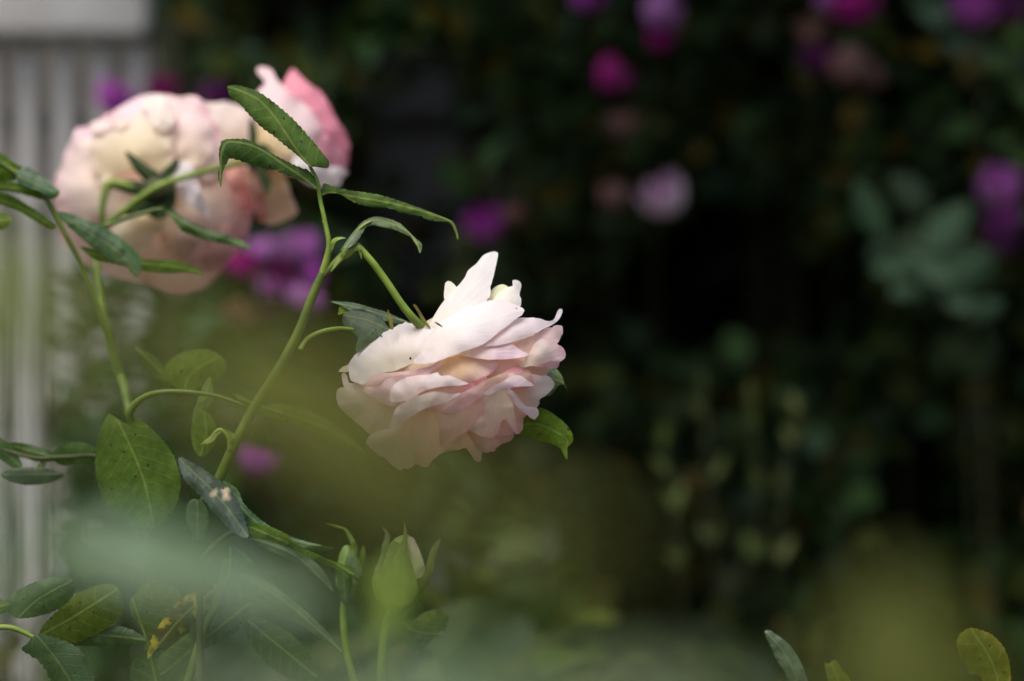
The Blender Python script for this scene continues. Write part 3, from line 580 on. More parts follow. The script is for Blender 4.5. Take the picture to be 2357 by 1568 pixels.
def lp(o, layer, bulge=2.5, who=b1, ball=BALL1, **kw):
    kw.setdefault('step', 2.4); kw.setdefault('ruffle', 1.0); kw.setdefault('crinkle', 1.6); kw.setdefault('warp', 1.6); kw.setdefault('pleat', 0.45); return patch('petal', R2, o, LD, M_PETAL, who, layer=layer * 2.0, bulge=bulge * 1.7, ball=ball, **kw)
lp([(95,800),(150,640),(215,500),(330,420),(500,330),(680,250),(900,260),(1100,320),(1250,330),(1370,440),(1375,700),(1350,980),(1250,1190),(1080,1440),(860,1515),(600,1420),(300,1290),(120,1080)], 12, 3, body=CPE, base=CC, edge_amt=0.2, step=3)
lp([(150,800),(250,500),(500,380),(900,330),(1200,420),(1330,700),(1250,1100),(1000,1380),(700,1380),(350,1200)], 18, -16, body=CB, base=CC, step=3)
lp([(140,640),(185,560),(215,468),(258,444),(310,440),(380,398),(480,330),(600,262),(660,240),(722,234),(795,250),(800,420),(560,520),(320,600)], 4, 1.5, body=CLI, base=CC, edge=CPK, edge_amt=0.4, root=(600,700))
lp([(322,440),(420,432),(540,400),(640,330),(700,300),(785,318),(822,420),(812,560),(832,680),(805,770),(700,770),(560,720),(450,765),(370,820),(345,760),(318,690),(300,600),(330,520)], -7, 3, body=(0.88,0.85,0.80), base=(0.85,0.73,0.42), edge=CLI, edge_amt=0.4, edge_w=4, root=(640,800), root_r=58)
lp([(785,252),(880,254),(960,244),(1010,262),(1060,305),(1105,400),(1160,520),(1205,700),(1150,770),(1000,790),(860,790),(830,650),(800,450)], -3, 3, body=(0.88,0.77,0.78), base=(0.86,0.74,0.56), edge=CPK, edge_amt=0.35, edge_w=4, root=(760,820), root_r=55)
lp([(780,250),(830,300),(850,450),(850,600),(880,760),(830,800),(790,720),(790,560),(760,420)], -6, 1.5, body=(0.85,0.80,0.68), base=CY, root=(760,820), root_r=20)
lp([(990,262),(1060,290),(1180,284),(1262,306),(1332,350),(1385,440),(1365,580),(1300,640),(1180,600),(1080,430)], -1, 2.4, body=(0.86,0.78,0.70), base=CC, edge=CLI, edge_amt=0.3, root=(1200,640), root_r=20)
lp([(82,812),(130,690),(190,570),(240,520),(322,520),(340,700),(420,810),(560,840),(640,900),(580,1010),(440,1090),(300,1120),(160,1060),(90,960)], -3, 3.5, body=(0.88,0.83,0.80), base=(0.86,0.78,0.55), edge=CPK, edge_amt=0.3, edge_w=5, root=(700,840), root_r=55)
lp([(815,700),(880,655),(960,685),(1005,800),(1035,900),(1072,980),(1094,1022),(1058,1022),(1000,975),(920,905),(866,810)], -13.5, 1.0, warp=0.6, pleat=0.2, crinkle=0.3, body=(0.88,0.84,0.86), base=CW, edge_amt=0.1, root=(820,700))
lp([(850,790),(1000,770),(1200,700),(1290,680),(1372,720),(1378,850),(1352,1000),(1312,1130),(1200,1290),(1080,1370),(950,1340),(850,1210),(800,1050),(820,900)], -1.5, 3, body=(0.88,0.71,0.63), base=(0.88,0.78,0.60), edge=CPK, edge_amt=0.5, edge_w=5, root=(800,850), root_r=50)
lp([(1180,720),(1300,690),(1385,790),(1376,960),(1300,990),(1220,860)], -6, 1.6, body=(0.78,0.36,0.34), base=CSA, edge=CPK, edge_amt=0.3, root=(1250,700))
lp([(620,1180),(800,1050),(950,1110),(1200,1210),(1262,1200),(1240,1260),(1132,1372),(1062,1462),(980,1502),(860,1522),(760,1492),(650,1440),(590,1320)], 1.5, 3, body=(0.88,0.70,0.62), base=(0.87,0.76,0.56), edge=CPK, edge_amt=0.5, edge_w=5, root=(760,900), root_r=60)
lp([(470,1060),(640,960),(770,1000),(810,1070),(700,1170),(640,1260),(560,1250),(465,1150)], -6, 2.4, body=(0.84,0.78,0.56), base=CY, edge=CW, edge_amt=0.2, root=(720,880), root_r=24)
lp([(140,1040),(450,1080),(640,1200),(665,1440),(400,1385),(250,1305),(120,1160)], 3, 3, body=CB, base=CC, edge_amt=0.2, root=(700,900), root_r=34)
SG = (0.025, 0.05, 0.012)
def lsep(o, rib, layer, who=b1): return leaf('sepal', R2, o, rib, LD, M_SEPAL, who, step=2, layer=layer, body=SG, tooth=0, wave=0.2)
lp([(790,900),(900,930),(990,1010),(1010,1150),(950,1280),(860,1310),(780,1220),(750,1050)], -2.6, 1.6, body=(0.87,0.70,0.60), base=(0.85,0.72,0.46), edge=CPK, edge_amt=0.4, edge_w=3, root=(760,860), root_r=50)
lp([(1060,1080),(1180,1060),(1320,1080),(1290,1190),(1200,1290),(1110,1370),(1040,1340),(1020,1200)], -2.8, 1.6, body=(0.86,0.54,0.52), base=CPE, edge=CPK, edge_amt=0.5, edge_w=4, root=(900,900), root_r=40)
lp([(180,830),(300,720),(420,840),(470,960),(400,1080),(260,1060),(170,960)], -4.0, 1.6, body=(0.88,0.80,0.74), base=(0.84,0.74,0.48), edge=CPK, edge_amt=0.3, edge_w=3, root=(640,850), root_r=50)
lsep([(820,870),(720,840),(640,770),(585,700),(535,595),(610,640),(680,690),(760,740),(820,800),(840,850)], [(800,850),(690,740),(540,600)], -29)
lsep([(720,890),(600,880),(500,850),(425,808),(520,785),(640,790),(780,830)], [(760,855),(600,830),(435,810)], -28)
lsep([(680,860),(800,790),(860,850),(850,950),(770,1035),(690,1010),(650,940)], [(760,850),(770,930),(765,1030)], -28)
lsep([(780,860),(730,950),(620,1000),(510,1005),(590,930),(680,850)], [(750,870),(640,955),(520,1002)], -27)
lsep([(760,800),(830,760),(880,690),(870,640),(820,680),(770,730),(740,790)], [(770,800),(868,650)], -27)
ellipsoid('calyx_tube', at(*R2(745, 850), LD - 0.024), 0.008, 0.007, M_STEM_DARK, b1)
lp([(640,262),(720,234),(800,250),(850,330),(838,430),(780,480),(700,430),(650,340)], -9, 1.6, body=(0.87,0.82,0.76), base=CC, edge=CLI, edge_amt=0.3, root=(760,700), root_r=30)
lp([(860,420),(960,350),(1060,400),(1100,520),(1080,640),(980,700),(880,640),(850,520)], -5.5, 1.8, body=(0.87,0.72,0.76), base=CC, edge=CLI, edge_amt=0.3, root=(900,760), root_r=36)
lp([(310,420),(400,398),(520,370),(560,420),(500,470),(420,470),(340,480)], -9, 1.2, body=(0.89,0.84,0.82), base=CC, edge=CPK, edge_amt=0.3, root=(600,600), root_r=24)
# second blossom: pink rose behind the top leaf
def tp(o, layer, bulge=2.2, **kw): return lp(o, layer, bulge, who=b2, ball=BALL2, **kw)
tp([(1380,560),(1420,300),(1560,180),(1700,250),(1860,420),(1930,560),(1900,700),(1700,760),(1500,720)], 10, 2, body=CB, base=CPE, edge=CPK, edge_amt=0.4)
tp([(1400,560),(1450,320),(1600,260),(1800,420),(1860,600),(1700,700),(1500,680)], 14, -12, body=CPK, base=CC, edge=CPK)
tp([(1548,175),(1568,120),(1592,78),(1612,72),(1660,122),(1720,178),(1780,215),(1850,318),(1892,408),(1942,470),(1966,550),(1967,630),(1944,705),(1880,735),(1820,690),(1850,560),(1780,420),(1680,310),(1600,240)], 4, 2.5, body=(0.84,0.36,0.44), base=CPE, edge=CHP, edge_amt=0.6, edge_w=4, root=(1500,600), root_r=16)
tp([(1340,300),(1380,225),(1402,192),(1432,170),(1412,130),(1376,92),(1386,66),(1430,64),(1472,82),(1492,122),(1532,170),(1590,222),(1700,310),(1782,420),(1842,560),(1852,700),(1800,745),(1600,730),(1480,610),(1400,460)], 0, 3, body=(0.86,0.74,0.74), base=CC, edge=CPK, edge_amt=0.35, edge_w=2.5, root=(1420,640), root_r=26)
tp([(1740,400),(1830,500),(1900,560),(1940,640),(1930,720),(1850,740),(1780,700),(1760,560)], -1, 1.5, body=(0.83,0.42,0.50), base=CPE, edge=CPK, edge_amt=0.5, root=(1600,700), root_r=16)
tp([(1380,430),(1500,480),(1610,600),(1650,740),(1560,740),(1450,640),(1370,560)], -4, 2, body=(0.83,0.70,0.46), base=CY, edge_amt=0.1, root=(1380,640), root_r=20)
tp([(1600,645),(1700,620),(1780,700),(1900,698),(1956,732),(1920,772),(1912,812),(1868,834),(1800,830),(1735,825),(1650,770)], -6, 2, tilt=(0,0.3), body=(0.89,0.87,0.86), base=CW, edge=CLI, edge_amt=0.2, root=(1600,650))
tp([(1340,720),(1500,700),(1570,790),(1610,900),(1638,990),(1600,1022),(1480,1072),(1420,1042),(1368,980),(1345,860)], -1, 2.4, body=(0.84,0.68,0.48), base=CY, edge=CB, edge_amt=0.4, root=(1380,680), root_r=30)
tp([(1300,680),(1400,720),(1420,860),(1440,1010),(1400,1060),(1340,900)], -3, 1.5, body=(0.82,0.46,0.38), base=CPE, edge=CPK, edge_amt=0.4, root=(1360,680))
ellipsoid('calyx_tube', at(*R2(1385, 640), LD - 0.004), 0.006, 0.006, M_STEM_DARK, b2)
for o, r in (([(1330,640),(1380,560),(1370,440),(1340,390),(1325,450),(1330,560)], [(1370,620),(1345,400)]),
             ([(1360,650),(1440,740),(1470,800),(1440,880),(1400,800),(1380,720)], [(1380,660),(1445,870)]),
             ([(1380,560),(1440,560),(1480,640),(1430,700),(1350,690)], [(1370,600),(1470,650)])):
    lsep(o, r, -15, b2)

# leaf spray in front of the twin roses
def spray(label, stem, radii, leaves, loc=None, group=None, d=D, mat=M_STEM, ground=None, cat='rose leaves', name='rose_leaf_spray'):
    p0 = px(V0, stem[:1], d)[0]
    t = empty(name, (p0.x, p0.y, 0), label, cat, group)
    if ground is None: ground = (p0.x * 1.02, p0.y + 0.01)
    cane_stem('stem', V0, stem, d, radii, t, mat, ground=ground, segs=8)
    for conv, o, rib, dz, kw in leaves:
        kw = dict(kw); m = M_UPPER if kw.pop('up', 0) else M_UNDER
        leaf('leaf', conv, o, rib, d + dz / 1000, m, t, **kw)
    return t
spray('leafy rose shoot at the left edge with twisted green leaves crossing the twin roses', [(345,1330,10),(338,1180,8),(300,960,6),(262,820,6),(238,745,4),(190,620,2),(150,540,0),(120,478,0),(95,445,0),(40,400,0),(-40,350,0)],
      [1.3,1.3,1.3,1.2,1.1,1.1,1.1,1.1,1.0,1.0,0.9], [
    (V0, [(-40,350),(0,352),(30,372),(62,395),(45,412),(10,418),(-40,415)], [(60,400),(0,380),(-40,370)], 0, dict(body=GR, step=2, up=0)),
    (V0, [(38,400),(60,385),(85,398),(112,418),(132,438),(120,455),(90,440),(50,425)], [(40,408),(130,445)], -3, dict(body=GB, step=2, up=1, tilt=(0,0.4))),
    (V0, [(-20,420),(20,418),(70,425),(110,425),(137,440),(128,456),(100,460),(60,450),(20,440),(-20,440)], [(125,450),(60,437),(-20,430)], 0, dict(body=GR, step=2)),
    (V0, [(-30,440),(20,448),(60,470),(100,498),(130,520),(120,530),(80,510),(40,485),(-30,460)], [(125,525),(60,485),(-30,450)], 4, dict(body=GR, step=2)),
    (V0, [(130,488),(160,492),(200,508),(250,530),(290,560),(320,590),(325,620),(312,640),(290,615),(260,600),(225,580),(195,555),(160,525),(140,505)], [(135,492),(200,535),(270,580),(315,632)], -2, dict(body=GB, step=2, up=1, tilt=(0.1,0.3), bulge=1.5)),
    (V0, [(185,570),(220,575),(280,590),(330,598),(390,600),(430,608),(462,625),(465,634),(430,628),(380,630),(330,625),(270,610),(220,600)], [(190,580),(300,605),(400,615),(463,630)], 2, dict(body=GR, step=2)),
    (V0, [(372,480),(400,485),(425,505),(470,525),(520,540),(560,555),(575,572),(560,572),(520,562),(470,552),(440,540),(418,530),(400,505)], [(375,483),(440,522),(520,552),(574,572)], 6, dict(body=GD, step=2, up=1, tilt=(0,0.2))),
    (V0, [(-30,488),(0,490),(22,500),(25,515),(0,530),(-30,532)], [(25,508),(-30,510)], 0, dict(body=GL, step=2)),
], d=0.965)
tube('leaf_stalk', px(V0, [(240,522,0),(300,500,2),(350,485,3),(378,482,4)], 0.975), [.0009]*4, M_STEM, twin, segs=6)

# middle left: broad leaf on its node, arching stalk with leaves
spray('broad toothed green rose leaf with brown specks, hanging below the joint of the pale stem', [(345,1340,12),(338,1200,12),(316,1060,10),(302,975,6),(300,945,4),(330,915,2),(375,902,0),(440,903,0),(500,912,0),(560,932,0)],
      [1.4,1.4,1.5,1.6,1.6,1.2,1.0,.9,.7,.5], [
    (V0, [(251,950),(253,952),(280,970),(300,980),(301,980),(316,962),(318,962),(345,984),(380,1020),(404,1060),(416,1110),(406,1160),(382,1200),(340,1218),(280,1200),(240,1152),(221,1092),(222,1022),(236,978)], [(275,975),(305,1040),(332,1110),(352,1200)], -6, dict(body=(0.085,0.15,0.02), step=1.8, tilt=(0.1,0.1))),
    (V0, [(372,872),(384,836),(420,811),(466,804),(500,814),(521,836),(516,862),(492,880),(455,892),(430,905),(405,885)], [(425,900),(440,860),(500,825)], 30, dict(body=(0.10,0.16,0.02), step=2)),
    (V0, [(310,800),(340,810),(370,835),(395,870),(420,900),(400,895),(360,870),(330,835)], [(415,898),(315,802)], 40, dict(body=(0.06,0.11,0.03), step=2)),
    (V0, [(484,868),(492,905),(485,930),(470,950),(455,972),(445,1000),(444,960),(455,920),(470,885)], [(486,872),(450,990)], 12, dict(body=(0.13,0.20,0.07), step=1.8)),
    (V0, [(470,945),(492,965),(502,1000),(490,1030),(468,1050),(450,1040),(440,1000),(448,970)], [(470,948),(475,1000),(462,1048)], 10, dict(body=(0.09,0.16,0.02), step=1.8)),
    (V0, [(540,905),(600,930),(650,930),(720,950),(780,985),(840,1040),(770,1020),(700,985),(640,965),(580,945)], [(545,915),(650,950),(760,990),(835,1038)], 10, dict(body=(0.10,0.17,0.02), step=2)),
], d=0.885, mat=M_STEM)
spray('glossy dark rose leaves with pale scars, leaning right beneath the main stem', [(460,1400,8),(462,1300,8),(520,1235,4),(560,1225,0),(572,1236,0)],
      [1.2,1.2,1.1,1.0,.8], [
    (V0, [(410,1052),(440,1064),(480,1088),(520,1118),(546,1150),(562,1192),(572,1236),(540,1226),(500,1188),(462,1142),(424,1104)], [(412,1056),(470,1110),(520,1165),(570,1234)], -10, dict(body=(0.035,0.06,0.05), step=1.6, up=1, tilt=(0.2,0.5), bulge=1.4, patches=((0.62,0.48,0.34),0.36,0.30))),
    (V0, [(512,1108),(545,1125),(562,1160),(602,1198),(652,1228),(704,1246),(768,1262),(740,1268),(690,1262),(640,1248),(600,1235),(568,1205),(530,1160)], [(520,1115),(580,1195),(660,1240),(766,1262)], -4, dict(body=GB, step=1.8, up=1, tilt=(0,0.2))),
    (V0, [(575,1205),(620,1212),(665,1235),(660,1258),(620,1250),(580,1235)], [(578,1215),(660,1250)], -6, dict(body=GR, step=1.8)),
    (V0, [(660,1240),(700,1262),(750,1285),(800,1305),(815,1325),(780,1312),(730,1292),(690,1275)], [(662,1243),(740,1280),(812,1322)], -6, dict(body=GR, step=1.8)),
    (V0, [(574,1238),(620,1246),(680,1268),(730,1298),(758,1335),(766,1362),(745,1340),(700,1306),(640,1276),(600,1258)], [(576,1240),(680,1280),(764,1360)], -8, dict(body=(0.05,0.09,0.04), step=1.8, up=1, tooth=0.2)),
    (V0, [(555,1320),(600,1332),(640,1356),(700,1404),(750,1452),(788,1502),(740,1472),(680,1430),(620,1395),(560,1350)], [(556,1325),(660,1390),(786,1500)], -14, dict(body=(0.07,0.11,0.045), step=1.8, tooth=0.2, up=1)),
], d=0.853, mat=M_STEM_DARK)
# left edge dark leaves
spray('dark small rose leaves on a thin twig low at the left edge before the fence', [(330,1330,0),(300,1180,0),(240,1060,0),(150,1052,0),(85,1055,0),(20,1040,0),(-30,1020,0)], [.9,.9,.9,.8,.8,.7,.6], [
    (V0, [(-20,1000),(10,1015),(35,1040),(52,1070),(40,1082),(10,1065),(-20,1040)], [(45,1075),(-20,1015)], 0, dict(body=GD, step=2, up=1)),
    (V0, [(15,1022),(50,1020),(95,1032),(135,1050),(120,1062),(80,1062),(45,1045)], [(130,1055),(20,1026)], 3, dict(body=GD, step=2, up=1)),
    (V0, [(118,1050),(150,1022),(185,1018),(222,1032),(238,1050),(220,1068),(180,1066),(140,1070)], [(125,1055),(235,1050)], 0, dict(body=GD, step=2)),
    (V0, [(0,1092),(40,1078),(90,1076),(140,1088),(142,1100),(110,1112),(60,1117),(20,1108)], [(138,1092),(5,1095)], -3, dict(body=(0.03,0.05,0.03), step=2, up=1)),
    (V0, [(100,1060),(85,1072),(92,1082),(105,1070)], [(102,1060),(90,1080)], 0, dict(body=GD, step=2)),
], d=0.93, mat=M_STEM_DARK)
spray('coarsely toothed dark leaves on a pale twig in the bottom left corner', [(-30,1700,0),(-50,1480,0),(-30,1452,0),(0,1444,0),(30,1446,0),(60,1458,0),(88,1474,0)], [1.3,1.3,1.1,1.0,1.0,.9,.6], [
    (V0, [(12,1394),(28,1368),(70,1344),(120,1328),(158,1329),(176,1350),(152,1390),(104,1414),(45,1424),(22,1412)], [(42,1424),(90,1380),(170,1336)], 0, dict(body=(0.05,0.10,0.03), step=1.6, up=1, tooth=0.6)),
    (V0, [(50,1496),(62,1482),(72,1470),(92,1460),(160,1480),(204,1522),(214,1600),(140,1600),(108,1545),(88,1520)], [(85,1466),(130,1520),(180,1600)], -2, dict(body=(0.035,0.075,0.03), step=1.6, up=1, tooth=1.1, period=3)),
    (V0, [(90,1462),(130,1408),(190,1360),(262,1346),(284,1400),(252,1442),(160,1482)], [(95,1462),(180,1415),(280,1350)], 6, dict(body=(0.10,0.14,0.015), step=1.8)),
    (V0, [(100,1452),(200,1441),(282,1443),(334,1468),(332,1480),(250,1487),(150,1482)], [(105,1460),(220,1462),(332,1474)], 10, dict(body=(0.04,0.08,0.03), step=1.8, up=1)),
    (R5, [(-20,1100),(30,1105),(60,1130),(30,1170),(-20,1180)], [(50,1130),(-20,1140)], 0, dict(body=GL, step=1.8)),
], d=0.862, mat=M_STEM_LIGHT)
spray('rose leaf mottled brown and yellow with plain green leaves under it, bottom left', [(420,1700,4),(425,1600,2),(470,1450,0),(500,1380,0),(520,1290,0)], [1.6,1.5,1.4,1.3,1.1], [
    (V0, [(340,1520),(345,1480),(368,1436),(400,1396),(440,1362),(486,1345),(505,1360),(480,1400),(440,1440),(400,1470),(360,1495)], [(500,1352),(420,1420),(342,1515)], -3, dict(body=(0.06,0.05,0.02), step=1.4, patches=((0.36,0.30,0.03),0.08,0.30), tooth=0.5)),
    (V0, [(365,1548),(372,1510),(420,1468),(500,1415),(580,1385),(560,1440),(500,1480),(440,1510),(400,1552),(378,1556)], [(570,1392),(460,1480),(375,1552)], 4, dict(body=(0.06,0.10,0.03), step=1.8)),
    (V0, [(300,1400),(310,1370),(360,1390),(400,1430),(360,1480),(345,1500),(330,1460)], [(305,1380),(345,1495)], 8, dict(body=(0.07,0.11,0.03), step=1.8)),
    (V0, [(440,1150),(470,1160),(480,1200),(464,1245),(440,1228),(428,1185)], [(455,1155),(455,1240)], -6, dict(body=(0.06,0.11,0.05), step=1.8, up=1)),
    (V0, [(300,1400),(330,1345),(400,1350),(430,1410),(372,1446),(320,1436)], [(305,1400),(428,1408)], 12, dict(body=(0.09,0.11,0.02), step=1.8)),
    (V0, [(350,1640),(300,1560),(325,1500),(395,1505),(425,1560),(400,1640)], [(375,1640),(345,1505)], 10, dict(body=(0.05,0.09,0.03), step=1.8)),
    (V0, [(560,1420),(640,1440),(700,1490),(730,1560),(660,1560),(590,1500)], [(562,1422),(728,1558)], 12, dict(body=(0.05,0.09,0.02), step=1.8)),
    (V0, [(530,1260),(580,1290),(600,1340),(570,1400),(500,1420),(440,1400),(470,1320)], [(530,1262),(520,1340),(450,1400)], 14, dict(body=(0.05,0.09,0.035), step=2)),
], d=0.868, mat=M_STEM)

# ------------------------------------------------------------------ buds
def lathe(name, conv, axis_pts, radii, d, mat, parent, pig):
    return tube(name, px(conv, axis_pts, d), [r / 1000 for r in radii], mat, parent, segs=18, n=8)
M_BUD = noise_mat('bud_skin', (0.10, 0.18, 0.03), (0.17, 0.27, 0.06), 120, 0.5, 0.2, 0.0004)
M_CREAM = noise_mat('bud_petals', (0.62, 0.52, 0.34), (0.82, 0.68, 0.60), 160, 0.55, 0.3, 0.0006, stretch=(1, 1, 0.2))
BDp = 0.90
bud1 = empty('rose_bud_stem', at(820, 1568, BDp) - Vector((0, 0, at(0, 1568, BDp).z)), 'slim closed green rosebud on a thin upright stalk, beside the larger bud', 'rosebud')
cane_stem('stem', V0, [(830,1620,0),(812,1560,0),(798,1500,0),(791,1440,0),(792,1395,0),(800,1380,0)], BDp, [1.3,1.3,1.35,1.4,1.5,2.2], bud1, M_STEM_LIGHT, ground=(-0.05, 0.91))
lathe('bud', V0, [(796,1392,0),(801,1370,0),(803,1340,0),(804,1305,0),(800,1275,0),(797,1255,0)], [1.6,3.4,5.0,4.9,3.2,0.8], BDp, M_BUD, bud1, None)
def bsep(o, rib, layer, who, body=GR, d=BDp): return leaf('sepal', R6, o, rib, d, M_SEPAL, who, step=1.2, layer=layer, body=body, tooth=0, wave=0.1)
bsep([(480,700),(470,620),(480,560),(430,440),(390,430),(340,410),(285,388),(340,395),(400,410),(450,430),(500,500),(530,570),(520,650)], [(490,690),(490,540),(440,440),(290,390)], -2, bud1, GL)
bsep([(430,700),(460,620),(490,580),(520,630),(550,700),(565,770),(530,800),(480,760)], [(490,590),(530,780)], -6, bud1, (0.14,0.22,0.09))
bsep([(370,730),(420,700),(470,740),(490,820),(470,900),(440,990),(410,980),(380,880)], [(420,700),(440,980)], -6, bud1, GD)
bsep([(540,640),(560,570),(575,550),(590,620),(580,700),(560,720)], [(560,700),(575,560)], -1, bud1, GR)
bud2 = empty('rose_bud_stem', at(882, 1568, BDp) - Vector((0, 0, at(0, 1568, BDp).z)), 'plump rosebud opening cream between its green sepals, on a thicker curved stalk', 'rosebud')
cane_stem('stem', V0, [(878,1640,0),(878,1568,0),(882,1500,0),(888,1450,0),(902,1410,0),(915,1395,0)], BDp, [1.7,1.8,1.9,2.0,2.2,3.4], bud2, M_STEM_LIGHT, ground=(-0.04, 0.91))
lathe('bud', V0, [(902,1405,0),(912,1385,0),(922,1350,0),(925,1310,0),(928,1275,0),(932,1245,0),(934,1232,0)], [2.2,6.0,9.2,9.0,7.0,4.2,1.2], BDp, M_BUD, bud2, None)
patch('petal', R6, [(885,465),(900,470),(950,510),(985,580),(1010,650),(1032,735),(1000,790),(960,800),(930,740),(905,640),(890,540)], BDp, M_PETAL, bud2, layer=-9.5, bulge=1.2, body=(0.86,0.78,0.62), base=(0.6,0.66,0.3), root=(980,800), root_r=30, edge_amt=0.2, step=1.3)
patch('petal', R6, [(770,540),(800,520),(850,540),(880,600),(860,700),(780,700),(740,640)], BDp, M_PETAL, bud2, layer=-9.0, bulge=1.2, body=(0.26,0.33,0.10), base=(0.2,0.28,0.06), edge_amt=0.0, step=1.3)
bsep([(650,760),(690,660),(710,560),(735,470),(712,420),(735,430),(770,480),(760,560),(740,640),(700,760)], [(680,740),(745,540),(718,425)], -9.5, bud2, (0.14,0.20,0.08))
bsep([(700,900),(760,720),(830,580),(870,480),(875,370),(890,430),(900,480),(905,600),(940,720),(970,830),(960,930),(850,1010)], [(850,980),(860,700),(885,480),(876,375)], -12, bud2, (0.17,0.27,0.05))
bsep([(960,830),(1000,760),(1040,700),(1070,600),(1110,530),(1150,500),(1135,560),(1110,640),(1095,740),(1060,850),(1000,880)], [(980,850),(1060,720),(1148,505)], -6, bud2, (0.17,0.21,0.06))
bsep([(640,800),(700,740),(760,860),(800,960),(820,1040),(750,1040),(660,930)], [(700,780),(790,1030)], -10, bud2, (0.15,0.24,0.03))
bsep([(850,1100),(920,1020),(970,930),(990,960),(1020,1040),(960,1070),(900,1110)], [(860,1100),(985,940)], -2, bud2, (0.05,0.09,0.01))
leaf('leaf', R6, [(800,1180),(850,1120),(880,1105),(950,1110),(1020,1060),(1130,1030),(1180,1070),(1212,1090),(1190,1160),(1170,1220),(1090,1260),(1000,1350),(960,1360),(900,1290),(840,1240)], [(850,1110),(960,1200),(1160,1220)], BDp + 0.02, M_UNDER, bud2, body=(0.10,0.15,0.015), step=1.8, layer=2, patches=((0.5,0.36,0.28),0.42,0.12))

# ------------------------------------------------------------------ small leaves poking up at the bottom right
spray('slender grey green leaf tip standing at the bottom, leaning left', [(1880,1800,0),(1865,1640,0),(1850,1590,0)], [1.2,1.2,1.0], [
    (V0, [(1760,1454),(1774,1452),(1782,1458),(1815,1482),(1842,1522),(1862,1575),(1866,1620),(1830,1620),(1812,1560),(1788,1520),(1772,1485)], [(1850,1610),(1815,1520),(1764,1456)], 0, dict(body=(0.09,0.13,0.075), step=1.6, up=1, tooth=0.15))], d=0.89)
spray('short notched yellow green leaf tip at the bottom between two larger leaves', [(1985,1800,0),(1965,1660,0),(1950,1600,0)], [1.2,1.2,1.0], [
    (V0, [(1898,1526),(1908,1528),(1915,1522),(1926,1521),(1938,1538),(1955,1560),(1975,1620),(1925,1620),(1905,1560)], [(1950,1610),(1915,1530)], 0, dict(body=(0.15,0.20,0.02), step=1.4, tooth=0.2))], d=0.885)
spray('rounded olive yellow rose leaf with scalloped edge in the bottom right corner', [(2340,1800,0),(2325,1680,0),(2310,1600,0)], [1.3,1.3,1.0], [
    (V0, [(2202,1488),(2206,1464),(2222,1450),(2238,1446),(2262,1452),(2284,1462),(2308,1488),(2322,1520),(2326,1560),(2325,1620),(2275,1620),(2262,1566),(2242,1552),(2230,1552),(2225,1530),(2212,1522)], [(2305,1615),(2285,1530),(2235,1450)], 0, dict(body=(0.15,0.18,0.015), step=1.4, tooth=0.5, edge=(0.3,0.26,0.04), patches=((0.28,0.12,0.02),0.55,0.4)))], d=0.878)

# ------------------------------------------------------------------ leaves close to the lens
def near(label, d, leaves, gx=None):
    p = at(*leaves[0][0][0], d); t = empty('rose_leaf_spray', (p.x, d, 0), label, 'rose leaves')
    low = min(at(*q, d).z for l in leaves for q in l[1])
    base = leaves[0][0][0]
    P = [Vector((at(base[0], 0, d).x, d + 0.01, -0.005)), Vector((at(base[0], 0, d).x, d + 0.005, 0.35)), Vector((at(*base, d).x, d, 0.60)), at(*base, d)]
    tube('stem', P, [0.002, 0.0018, 0.0012, 0.0008], M_STEM, t, segs=8)
    for stalk, o, rib, kw in leaves:
        if len(stalk) > 1: tube('leaf_stalk', px(V0, stalk, d), [0.0009] * len(stalk), M_STEM, t, segs=6)
        kw = dict(kw); m = M_UPPER if kw.pop('up', 0) else M_UNDER
        leaf('leaf', V0, o, rib, d, m, t, step=1.0, **kw)
    return t
near('near blurred blue green leaf lying across the bottom left of the view', 0.30, [
    ([(-250,1900),(-200,1600),(60,1290)], [(120,1225),(190,1190),(290,1180),(380,1200),(480,1240),(580,1290),(700,1350),(800,1400),(700,1415),(560,1400),(420,1380),(300,1360),(180,1310)], [(125,1230),(400,1300),(795,1398)], dict(up=1, body=(0.095,0.165,0.09), tilt=(0,1.0), tooth=0))])
near('very near blurred blue green leaf spread along the bottom edge', 0.20, [
    ([(1500,2000),(1400,1800),(1300,1690)], [(360,1600),(520,1540),(760,1580),(900,1530),(1080,1510),(1240,1570),(1330,1690),(1200,1760),(900,1740),(600,1720),(420,1680)], [(1320,1690),(900,1640),(370,1610)], dict(up=1, body=(0.075,0.125,0.06), tilt=(0,0.9), tooth=0))])
near('very near blurred pale green leaf rising at the lower left edge', 0.2, [
    ([(-350,1900),(-300,1600),(-180,1400)], [(-220,1160),(-130,1100),(-20,1130),(40,1210),(20,1300),(-60,1350),(-180,1330)], [(-175,1330),(20,1180)], dict(up=1, body=(0.07,0.125,0.075), tilt=(0,0.8), tooth=0))])
near('very near blurred yellow green leaf before the lower left of the nodding rose', 0.27, [
    ([(350,2000),(380,1500),(520,940)], [(520,890),(620,880),(720,915),(820,970),(910,1040),(940,1080),(860,1075),(760,1040),(640,990),(560,945)], [(525,895),(700,960),(935,1078)], dict(body=(0.16,0.20,0.02), tilt=(0,0.8), tooth=0))])
near('olive leaf very near the lens, veiling what lies left of the nodding rose', 0.17, [
    ([(700,2600),(720,2000),(800,1130)], [(440,800),(560,770),(700,810),(820,870),(920,940),(1000,1030),(960,1120),(860,1120),(740,1070),(620,1010),(500,930)], [(425,765),(700,900),(1035,1100)], dict(body=(0.105,0.105,0.015), tilt=(0,0.8), tooth=0))])
near('thin green leaf hanging nearest the lens, veiling the left rose stems', 0.15, [
    ([(200,2600),(150,2000),(60,900)], [(0,750),(160,690),(340,720),(500,770),(570,830),(500,880),(340,860),(160,850),(30,830)], [(5,760),(300,790),(565,830)], dict(body=(0.09,0.11,0.012), tilt=(0,0.8), tooth=0))])
